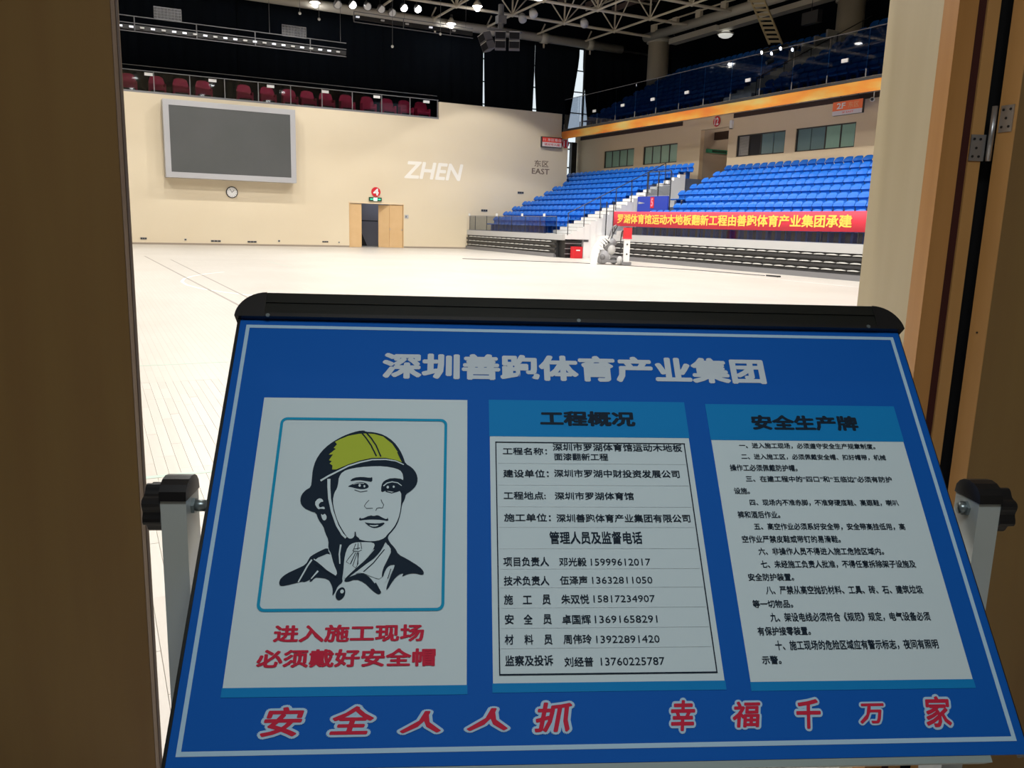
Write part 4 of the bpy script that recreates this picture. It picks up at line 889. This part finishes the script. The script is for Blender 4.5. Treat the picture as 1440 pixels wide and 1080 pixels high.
# sheet 1: cyan frame with round corners
def rrect(a0, b0, a1, b1, r):
    P = []
    for (ca, cb, t0) in ((a1-r, b0+r, -90), (a1-r, b1-r, 0), (a0+r, b1-r, 90), (a0+r, b0+r, 180)):
        for k in range(7): t = math.radians(t0+15*k); P.append((ca+r*math.cos(t), cb+r*math.sin(t)))
    return P
o_, i_ = rrect(.0795, .1805, .3495, .4965, .011), rrect(.0840, .1850, .3450, .4920, .007)
q = MB(); n = len(o_); q.add([bd(*p, h2) for p in o_]+[bd(*p, h2) for p in i_], [(k, (k+1) % n, (k+1) % n+n, k+n) for k in range(n)]); q.build('portrait_frame', m_cframe, s1)
q = MB(); tline(q, '进入施工现场', 388.7, 879.5, 598.5, 902.5, h2, .035); tline(q, '必须戴好安全帽', 365.5, 914, 615, 937.5, h2, .035); q.build('warning_lettering', m_rink, s1)
# the drawing: black, white, yellow layers
def cc(x, y): return chart(380+x/3.6, 580+y/3.6)
from mathutils.geometry import tessellate_polygon
def smooth_poly(P, it=1):
    for _ in range(it):
        Q = []
        for a, b in zip(P, P[1:]+P[:1]):
            Q += [(a[0]*.75+b[0]*.25, a[1]*.75+b[1]*.25), (a[0]*.25+b[0]*.75, a[1]*.25+b[1]*.75)]
        P = Q
    return P
LV = [0]
def fill(mb, P, h, sm_=2):
    LV[0] += 1; h += (LV[0] % 12)*2e-5
    P = smooth_poly(P, sm_); T = tessellate_polygon([[Vector((x, y, 0)) for x, y in P]])
    mb.add([bd(*cc(x, y), h) for x, y in P], [tuple(t) for t in T])
def stroke(mb, P, w0, h, w1=None):
    LV[0] += 1; h += (LV[0] % 12)*2e-5
    w1 = w0 if w1 is None else w1; n = len(P); L = []; R2 = []
    for i, p in enumerate(P):
        a = P[max(0, i-1)]; b = P[min(n-1, i+1)]; dx, dy = b[0]-a[0], b[1]-a[1]; l = math.hypot(dx, dy) or 1; w_ = (w0+(w1-w0)*i/(n-1))/2
        L.append((p[0]-dy/l*w_, p[1]+dx/l*w_)); R2.append((p[0]+dy/l*w_, p[1]-dx/l*w_))
    mb.add([bd(*cc(x, y), h) for x, y in L]+[bd(*cc(x, y), h) for x, y in R2], [(i, i+1, n+i+1, n+i) for i in range(n-1)])
def ell(cx, cy, rx, ry, rot=0, n=16):
    c, s = math.cos(rot), math.sin(rot); return [(cx+rx*math.cos(t)*c-ry*math.sin(t)*s, cy+rx*math.cos(t)*s+ry*math.sin(t)*c) for t in [2*math.pi*k/n for k in range(n)]]
K = MB(); hK = .0016
fill(K, [(446,97),(480,94),(486,101),(530,103),(582,118),(628,150),(660,192),(680,235),(688,262),(722,282),(745,312),(752,345),(743,375),(716,402),(692,416),(686,445),(672,468),(665,520),(649,570),(623,606),(606,622),(600,645),(570,690),(500,700),(400,690),(385,720),(378,800),(370,860),(335,815),(318,720),(300,692),(302,650),(285,612),(275,578),(250,545),(238,510),(212,503),(180,488),(162,468),(157,445),(164,418),(185,395),(211,381),(216,340),(219,295),(234,245),(263,200),(303,163),(355,131),(400,111)], hK, 1)
fill(K, [(300,685),(302,712),(345,760),(372,840),(375,862),(350,880),(335,915),(322,934),(325,900),(318,872),(300,845),(255,838),(235,838),(215,860),(205,858),(215,845),(180,862),(172,858),(160,860),(80,880),(58,880),(52,865),(60,842),(90,818),(140,795),(188,772),(205,740),(212,730),(250,708)], hK, 1)
fill(K, [(598,622),(606,655),(640,692),(655,722),(700,745),(760,782),(785,808),(783,828),(735,816),(700,822),(672,836),(684,815),(655,825),(628,855),(600,902),(593,896),(612,840),(640,775),(610,775),(590,800),(578,838),(570,832),(580,785),(612,725),(620,705),(600,672),(588,655)], hK, 1)
fill(K, [(600,625),(565,660),(532,700),(490,750),(425,802),(380,852),(395,846),(430,815),(500,768),(545,730),(575,690),(592,650)], hK, 1)
fill(K, [(378,852),(420,830),(462,816),(500,826),(530,860),(572,915),(555,926),(520,900),(482,862),(440,846),(395,862)], hK, 1)
K.build('portrait_ink', m_ink, s1)
Wm = MB(); hW = .0020
fill(Wm, [(352,332),(372,302),(420,286),(500,277),(580,276),(645,288),(672,305),(680,345),(668,350),(640,345),(600,350),(572,362),(567,385),(568,410),(590,400),(640,408),(668,400),(668,465),(661,520),(643,568),(618,602),(602,618),(585,640),(550,654),(500,656),(455,646),(436,632),(430,606),(433,632),(418,643),(400,640),(378,608),(350,560),(330,500),(322,450),(330,410),(343,390),(350,360)], hW, 1)
stroke(Wm, [(302,340),(302,380),(306,440),(320,505),(345,575),(372,620),(390,638)], 16, hW, 11)
stroke(Wm, [(260,349),(300,325),(340,305),(400,275),(460,256),(520,243),(590,242),(640,250),(680,268)], 9, hW, 5)
fill(Wm, [(400,682),(428,662),(478,660),(530,662),(537,680),(505,735),(440,793),(400,830),(382,848),(378,800),(384,730)], hW, 1)
fill(Wm, [(229,462),(248,438),(268,440),(276,456),(262,456),(250,470),(256,486),(278,478),(284,494),(262,490),(248,495)], hW, 1)
fill(Wm, [(262,515),(272,524),(282,515),(292,528),(290,545),(278,552),(268,540)], hW, 1)
fill(Wm, [(228,748),(312,708),(328,770),(348,815),(338,832),(322,826),(250,762)], hW, 1)
stroke(Wm, [(218,748),(196,780),(150,862)], 8, hW, 7); stroke(Wm, [(228,745),(262,768),(320,822)], 5, hW)
stroke(Wm, [(250,805),(215,845)], 9, hW, 5); stroke(Wm, [(364,672),(357,720),(360,770)], 9, hW, 6)
fill(Wm, [(588,690),(600,668),(622,702),(600,750),(575,800),(570,850),(520,835),(470,812),(430,822),(480,780),(545,735)], hW, 1)
fill(Wm, [(640,778),(628,775),(604,790),(590,850),(588,870),(612,830)], hW, 1)
Wm.build('portrait_white', m_sheet, s1)
Ym = MB(); hY = .0019
fill(Ym, [(452,112),(400,122),(355,140),(332,152),(342,165),(325,183),(336,188),(300,217),(322,216),(302,245),(316,250),(305,262),(320,272),(318,292),(340,292),(400,266),(460,247),(520,234),(590,234),(640,245),(672,257),(655,212),(620,162),(575,126),(530,113),(486,110)], hY, 0)
Ym.build('hard_hat_fill', m_hat, s1)
K2 = MB(); h3 = .0024
stroke(K2, [(462,102),(490,135),(515,172),(542,226)], 7, h3); stroke(K2, [(486,102),(515,135),(540,172),(564,228)], 7, h3); stroke(K2, [(650,205),(665,235),(678,262)], 9, h3)
fill(K2, [(404,354),(428,334),(470,330),(512,336),(522,330),(522,357),(495,352),(450,346)], h3, 1)
fill(K2, [(395,380),(422,366),(450,356),(485,358),(505,375),(500,388),(470,394),(435,388),(415,382)], h3, 1)
stroke(K2, [(432,396),(462,407),(497,401)], 4, h3)
fill(K2, [(566,412),(567,372),(580,350),(620,335),(680,342),(700,380),(688,412),(668,400),(640,400),(600,392),(578,390)], h3, 1)
stroke(K2, [(590,404),(620,412),(652,403)], 5, h3)
stroke(K2, [(506,448),(492,462),(482,478),(492,490),(525,489)], 3, h3); stroke(K2, [(566,445),(572,460),(580,472),(574,488),(556,487),(545,490),(540,502)], 3.5, h3)
fill(K2, [(453,552),(460,534),(468,544),(512,524),(530,529),(550,523),(572,536),(596,546),(600,534),(606,556),(570,548),(530,546),(490,547)], h3, 1)
fill(K2, [(480,558),(500,564),(550,567),(590,560),(572,580),(540,591),(512,585)], h3, 1)
stroke(K2, [(480,810),(530,765),(585,697)], 5, h3); stroke(K2, [(540,866),(568,915)], 7, h3, 5); stroke(K2, [(235,768),(345,838)], 7, h3); stroke(K2, [(235,742),(308,712)], 4, h3)
stroke(K2, [(618,795),(602,845)], 4, h3)
fill(K2, ell(364, 920, 22, 34, .45), h3, 1)
for P in ([(440,668),(432,690),(425,705)], [(452,665),(450,700)], [(465,662),(470,695)], [(425,705),(455,708),(470,700)], [(432,708),(402,745),(392,760),(412,772),(440,712)], [(440,712),(415,770)], [(448,712),(425,780),(440,792),(452,770),(450,712)], [(455,712),(448,775)], [(428,696),(462,690)]): stroke(K2, P, 3.5, h3)
stroke(K2, [(436,608),(440,632),(455,646)], 5, h3, 10)
K2.build('portrait_lines', m_ink, s1)
W2 = MB(); h4 = .0028
for (x, y, r) in ((458, 374, 6), (482, 378, 5), (600, 383, 6), (630, 381, 5)): fill(W2, ell(x, y, r, r*1.2), h4, 0)
stroke(W2, [(578,377),(596,362),(622,356),(650,361),(670,376)], 6, h4, 4); stroke(W2, [(425,368),(450,362),(480,364)], 3, h4)
fill(W2, [(505,574),(530,576),(558,573),(545,582),(520,582)], h4, 1); fill(W2, ell(372, 910, 9, 10, .3), h4, 0)
W2.build('portrait_white', m_sheet, s1)
# sheet 2: heading, table frame, rows
q = MB()
def c2(x, y): return (680+x/2.456, 540+y/2.456)
def t2(mb, s, x0, y0, x1, y1, bold=.022, h=h2): tline(mb, s, *c2(x0, y0), *c2(x1, y1), h, bold)
t2(q, '工程概况', 195, 95, 527, 151, .045); q.build('heading_lettering', m_ink, s2)
q = MB()
for (a0, b0, a1, b1) in ((.4283, .2210, .7445, .2228), (.4283, .5860, .7435, .5882), (.4283, .2210, .4300, .5870), (.7422, .2210, .7440, .5882)):
    q.add([bd(a0, b0, h2), bd(a1, b0, h2), bd(a1, b1, h2), bd(a0, b1, h2)], [(0, 1, 2, 3)])
q.build('table_frame', m_ink, s2)
q = MB(); ln = []
for y in (275, 350, 425, 496, 570, 640, 705, 775, 845, 915):
    a0, b0 = chart(*c2(60, y)); a1, b1 = chart(*c2(690, y)); ln.append((.432, b0, .741, b0+.0006))
for (a0, b0, a1, b1) in ln: q.add([bd(a0, b0, h2*.8), bd(a1, b0, h2*.8), bd(a1, b1, h2*.8), bd(a0, b1, h2*.8)], [(0, 1, 2, 3)])
q.build('table_lines', new_mat('faint_line', (.50, .58, .62), .4), s2)
q = MB()
for s, x0, y0, x1, y1 in (('工程名称：',68,222,222,248),('深圳市罗湖体育馆运动木地板',240,208,688,238),('面漆翻新工程',245,242,433,268),('建设单位：',70,298,228,326),('深圳市罗湖中财投资发展公司',245,298,680,328),('工程地点:',72,374,218,402),('深圳市罗湖体育馆',248,376,522,404),
    ('施工单位：',74,450,236,478),('深圳善跑体育产业集团有限公司',254,452,718,482),('项目负责人',72,600,230,632),('邓光毅',264,602,360,632),('技术负责人',74,666,232,698),('伍泽声',267,666,364,696),('施',75,730,107,764),('工',140,734,172,762),('员',207,730,237,764),('朱双悦',272,730,370,762),
    ('安',78,798,110,832),('全',143,798,175,832),('员',210,798,241,832),('卓国辉',275,800,376,832),('材',78,868,110,902),('料',146,868,178,902),('员',214,868,244,902),('周伟玲',280,868,380,900),('监察及投诉',80,940,247,975),('刘经普',284,946,386,978)):
    t2(q, s, x0, y0, x1, y1)
t2(q, '管理人员及监督电话', 230, 512, 553, 556, .026)
for s, x0, y0, x1, y1 in (('15999612017',373,606,581,630),('13632811050',378,669,588,692),('15817234907',383,733,597,756),('13691658291',388,803,606,827),('13922891420',393,872,614,896),('13760225787',409,948,632,973)): t2(q, s, x0, y0, x1, y1, .004)
q.build('table_lettering', m_ink, s2)
# sheet 3: heading and ten rules
def c3(x, y): return (980+x/2.5125, 550+y/2.5125)
q = MB(); tline(q, '安全生产牌', *c3(188, 88), *c3(575, 146), h2, .045); q.build('heading_lettering', m_ink, s3)
q = MB()
for s, x0, y0, x1, y1 in (('一、进入施工现场，必须遵守安全生产规章制度。',148,186,632,211),('二、进入施工区，必须佩戴安全帽、扣好帽带，机械',156,225,670,250),('操作工必须佩戴防护帽。',116,263,358,288),('三、在建工程中的“四口”和“五临边”必须有防护',172,303,692,328),('设施。',131,345,190,368),
    ('四、现场内不准赤脚，不准穿硬底鞋、高跟鞋，喇叭',186,386,716,411),('裤和酒后作业。',144,428,298,453),('五、高空作业必须系好安全带，安全带高挂低用，高',202,470,740,496),('空作业严禁皮鞋或带钉的易滑鞋。',160,514,512,540),('六、非操作人员不得进入施工危险区域内。',218,557,665,583),
    ('七、未经施工负责人批准，不得任意拆除架子设施及',226,602,778,629),('安全防护装置。',182,648,348,674),('八、严禁从高空抛扔材料、工具、砖、石、建筑垃圾',244,692,804,720),('等一切物品。',198,742,345,769),('九、架设电线必须符合《规范》规定，电气设备必须',260,787,831,816),('有保护接零装置。',216,837,408,866),
    ('十、施工现场的危险区域应有警示标志，夜间有照明',278,885,860,915),('示警。',232,939,305,968)):
    tline(q, s, *c3(x0, y0), *c3(x1, y1), h2, .024)
q.build('rules_lettering', m_ink, s3)
# posts, caps, bolts, knobs, base frame
zp = bd(0, .33).z
for (u0, u1, sg) in ((-.4275, -.390, -1), (.850, .887, 1)):
    q = MB(); uvbox(q, u0, u1, 1.20, 1.262, .07, zp+.015)
    q2 = MB(); pc = [uv(u0, 1.198, zp+.015), uv(u1, 1.198, zp+.015), uv(u1, 1.264, zp+.015), uv(u0, 1.264, zp+.015)]
    post = q.build('post', m_post, st)
    # slightly domed black cap over the post
    n = 8; pr = []
    for k in range(n+1):
        t_ = math.pi*k/n; pr.append((1.231-.034*math.cos(t_), zp+.014+.030*math.sin(t_)**.8))
    q2 = MB(); q2.prism([uv(u0-.001, v, z) for v, z in pr], UU*(u1-u0+.002)); q2.build('post_cap', m_cap, post)
    ui, uo = (u1, u0) if sg < 0 else (u0, u1); edge = -.3685 if sg < 0 else .8365
    q = MB(); q.tube(uv(ui, 1.231, zp-.004), uv(edge, 1.231, zp-.004), .009, 12); q.build('pivot_bolt', m_bolt, st, True)
    q = MB(); q.tube(uv(ui, 1.231, zp-.004), uv(ui-sg*.005, 1.231, zp-.004), .013, 6); q.build('nut', m_bolt, st)
    q = MB(); pts = []
    for k in range(48):
        a = 2*math.pi*k/48; r = .0345+.0035*math.cos(7*a); pts.append(uv(uo, 1.231+r*math.cos(a), zp-.004+r*math.sin(a)))
    q.prism(pts, UU*sg*.026); q.build('knob', m_cap, st)
    q = MB(); q.tube(uv(uo+sg*.026, 1.231, zp-.004), uv(uo+sg*.034, 1.231, zp-.004), .006, 10); q.build('bolt_end', m_bolt, st)
    q = MB(); uvbox(q, u0, u1, .93, 1.53, .05, .09); q.build('foot', m_post, st)
    for v in (.96, 1.50):
        q = MB(); q.tube(uv((u0+u1)/2-.012, v, .025), uv((u0+u1)/2+.012, v, .025), .025, 16); q.build('caster_wheel', m_cap, st, True)
        q = MB(); q.tube(uv((u0+u1)/2, v, .03), uv((u0+u1)/2, v, .052), .012, 8); q.build('caster_fork', m_bolt, st)
q = MB(); uvbox(q, -.39, .85, 1.215, 1.245, .25, .29); q.build('crossbar', m_post, st)
for (a, sg) in ((-.013, -1), (1.177, 1)):   # clamp strips behind the board's edge
    slab(a-.008, .27, a+.008, .39, -.045, -.0285).build('pivot_plate', m_cap, st)
